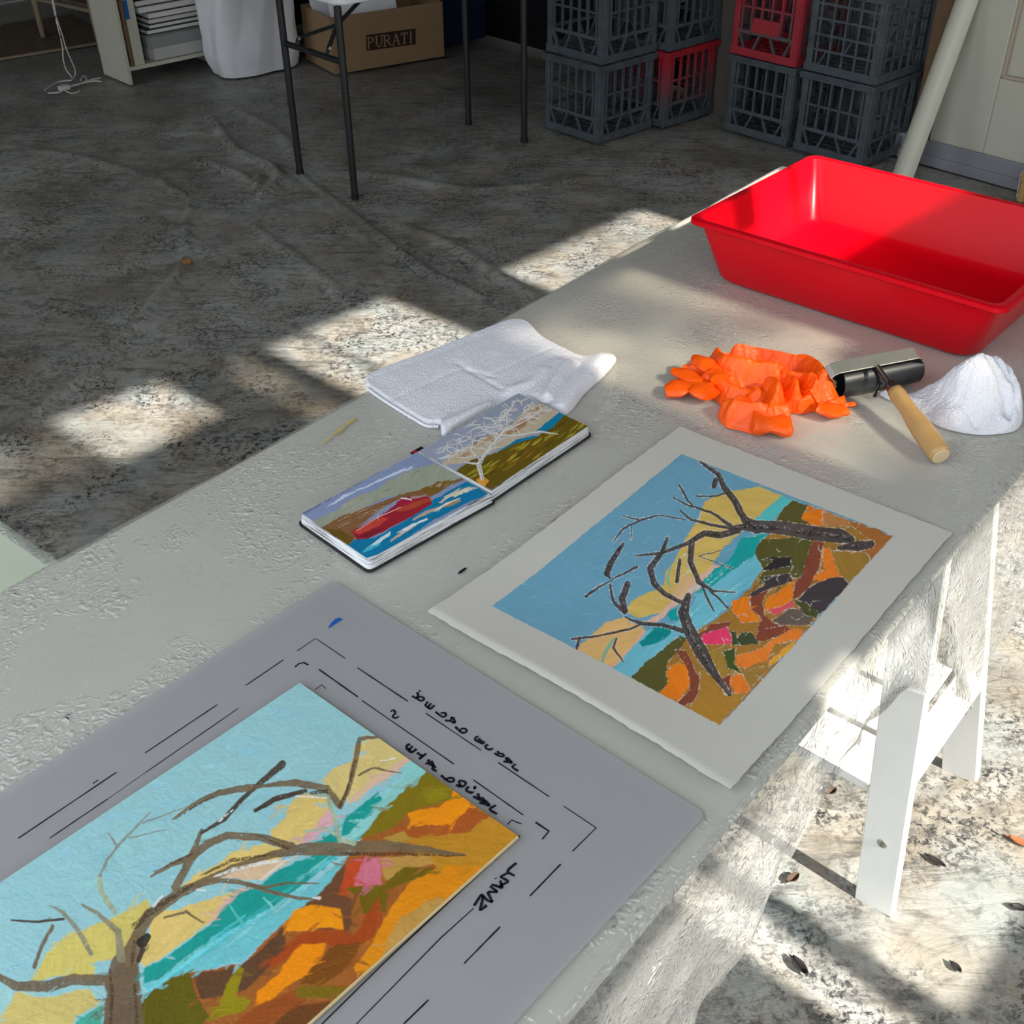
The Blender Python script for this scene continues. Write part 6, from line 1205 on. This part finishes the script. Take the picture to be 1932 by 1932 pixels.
# leaning board by the door, pine block, floor scraps
r = thing('leaning_board', 'tall narrow cream board leaning against the door by the crates', 'board', W((1704, 328), 0.02)); b0 = W((1700, 334), 0.02); t0 = WP((1824, -6), UB, 4.285); ax = t0 - b0; t1 = b0 + ax * 1.12; sd = -N3 - ax * (-N3 @ ax) / (ax @ ax); sd /= np.linalg.norm(sd); th = np.cross(ax, sd); th /= np.linalg.norm(th)
if th @ U3 > 0: th = -th
V = []; nseg = 12
for q in (b0, b0 + (t1 - b0) * 0.5, t1):
    for ins in (0, 1):
        for k in range(nseg + 1): a = -1.15 + 2.3 * k / nseg; rr = 0.050 - 0.004 * ins; V.append(q + sd * rr * math.sin(a) + th * (rr * math.cos(a) - 0.03))
mb = MB(); n = nseg + 1; Fc = []
for i in range(2):
    o1, o2 = i * 2 * n, (i + 1) * 2 * n
    for k in range(nseg): Fc += [(o1 + k, o1 + k + 1, o2 + k + 1, o2 + k), (o1 + n + k + 1, o1 + n + k, o2 + n + k, o2 + n + k + 1)]
    Fc += [(o1, o2, o2 + n, o1 + n), (o1 + nseg, o1 + n + nseg, o2 + n + nseg, o2 + nseg)]
for o1 in (0, 4 * n): Fc += [(o1 + k, o1 + k + 1, o1 + n + k + 1, o1 + n + k) for k in range(nseg)]
mb.add(V, Fc); mb.build('board', simple('cream_gloss_board', (0.70, 0.665, 0.55), 0.35, 0.4, 0.04, 6), r, smooth=40)
pb = WP((1938, 330), UB, 4.18); r = thing('pine_stool', 'corner of a small pine stool at the right edge beside the door', 'stool', RM(4.2, pb[:2] @ NB - 0.1, 0.0)); pn_ = float(pb[:2] @ NB)
mb = MB(); mb.box(RM(4.16, pn_ - 0.26, pb[2] - 0.02), U3 * 0.12, N3 * 0.275, Z3v * 0.028); mb.build('seat', M['pine'], r, bevel=0.003)
for dn in (0.02, -0.235): mb = MB(); mb.box(RM(4.17, pn_ - 0.02 + dn - 0.012, 0.018), U3 * 0.03, N3 * 0.024, Z3v * (pb[2] - 0.038)); mb.build('leg', M['pine'], r, bevel=0.002)
mb = MB(); mb.tube(smooth_pts([WP(p, UB, 4.15) for p in [(1931, 322), (1925, 333), (1922, 350), (1918, 372)]], 5), 0.0018, 6); mb.build('string', M['white_cord'], r, smooth=60)
def leaf(px, L, wd_, ang, m, label, fold=0.3, name='dry_leaf', cat='leaf', group=None):
    c = W(px); c = W(px, cloth_z(c[0], c[1]) + 0.004); d = np.array([math.cos(ang), math.sin(ang), 0]); s_ = np.array([-d[1], d[0], 0]); r = thing(name, label, cat, c - Z3v * 0.004, group); mb = MB(); rows = []
    for v in np.linspace(-1, 1, 7):
        rows.append([c + d * L * (t - 0.5) + s_ * wd_ * v * (math.sin(PI * min(1, t * 0.96 + 0.03)) ** 0.8) + Z3v * (abs(v) * fold * wd_ + 0.25 * fold * L * (t - 0.5) ** 2) for t in np.linspace(0, 1, 11)])
    mb.grid(rows); o = mb.build('blade', m, r, smooth=60); sm_ = o.modifiers.new('thickness', 'SOLIDIFY'); sm_.thickness = 0.0012; sm_.offset = 0
    mb = MB(); mb.tube([c - d * L * 0.5 + Z3v * 0.002, c - d * L * 0.66 + Z3v * 0.003], 0.0012, 6); mb.build('stalk', m, r)
leaf((1508, 1826), 0.036, 0.008, R(-62), M['leaf_dark'], 'dark curled leaf in the light strip at the bottom, beside the fold in the cloth', 0.9)
leaf((1926, 1590), 0.040, 0.007, R(-35), M['leaf_orange'], 'small orange leaf at the right edge of the sunny floor', 0.5)
leaf((1766, 1626), 0.034, 0.006, R(-45), M['leaf_dark'], 'thin dark leaf scrap on the sunny floor right of the trestle foot', 0.6)
leaf((1922, 1714), 0.024, 0.007, R(-20), M['leaf_dark'], 'dark leaf scrap at the right edge below the orange leaf', 0.6)
leaf((1803, 1826), 0.020, 0.006, R(-60), M['leaf_dark'], 'tiny dark scrap on the floor at the corner of the window shadow', 0.6)
leaf((1566, 1496), 0.024, 0.009, R(20), M['leaf_brown'], 'brown leaf scrap under the hanging edge of the plastic', 0.8)
leaf((1495, 1660), 0.026, 0.008, R(30), M['leaf_brown'], 'curled brown leaf on the sunny floor left of the trestle foot', 0.9)
c = W((352, 494)); c = W((352, 494), cloth_z(c[0], c[1]) + 0.008); r = thing('cork', 'small brown cork lying on the grey cloth among the creases', 'cork', c - Z3v * 0.01)
mb = MB(); mb.lathe(c - np.array([0.016, 0.004, 0]), c + np.array([0.016, 0.004, 0.0]), [(0, 0.0085), (0.002, 0.0095), (0.028, 0.0105), (0.032, 0.0095), (0.033, 0.001)], 20); mb.build('body', M['cork'], r, smooth=40)
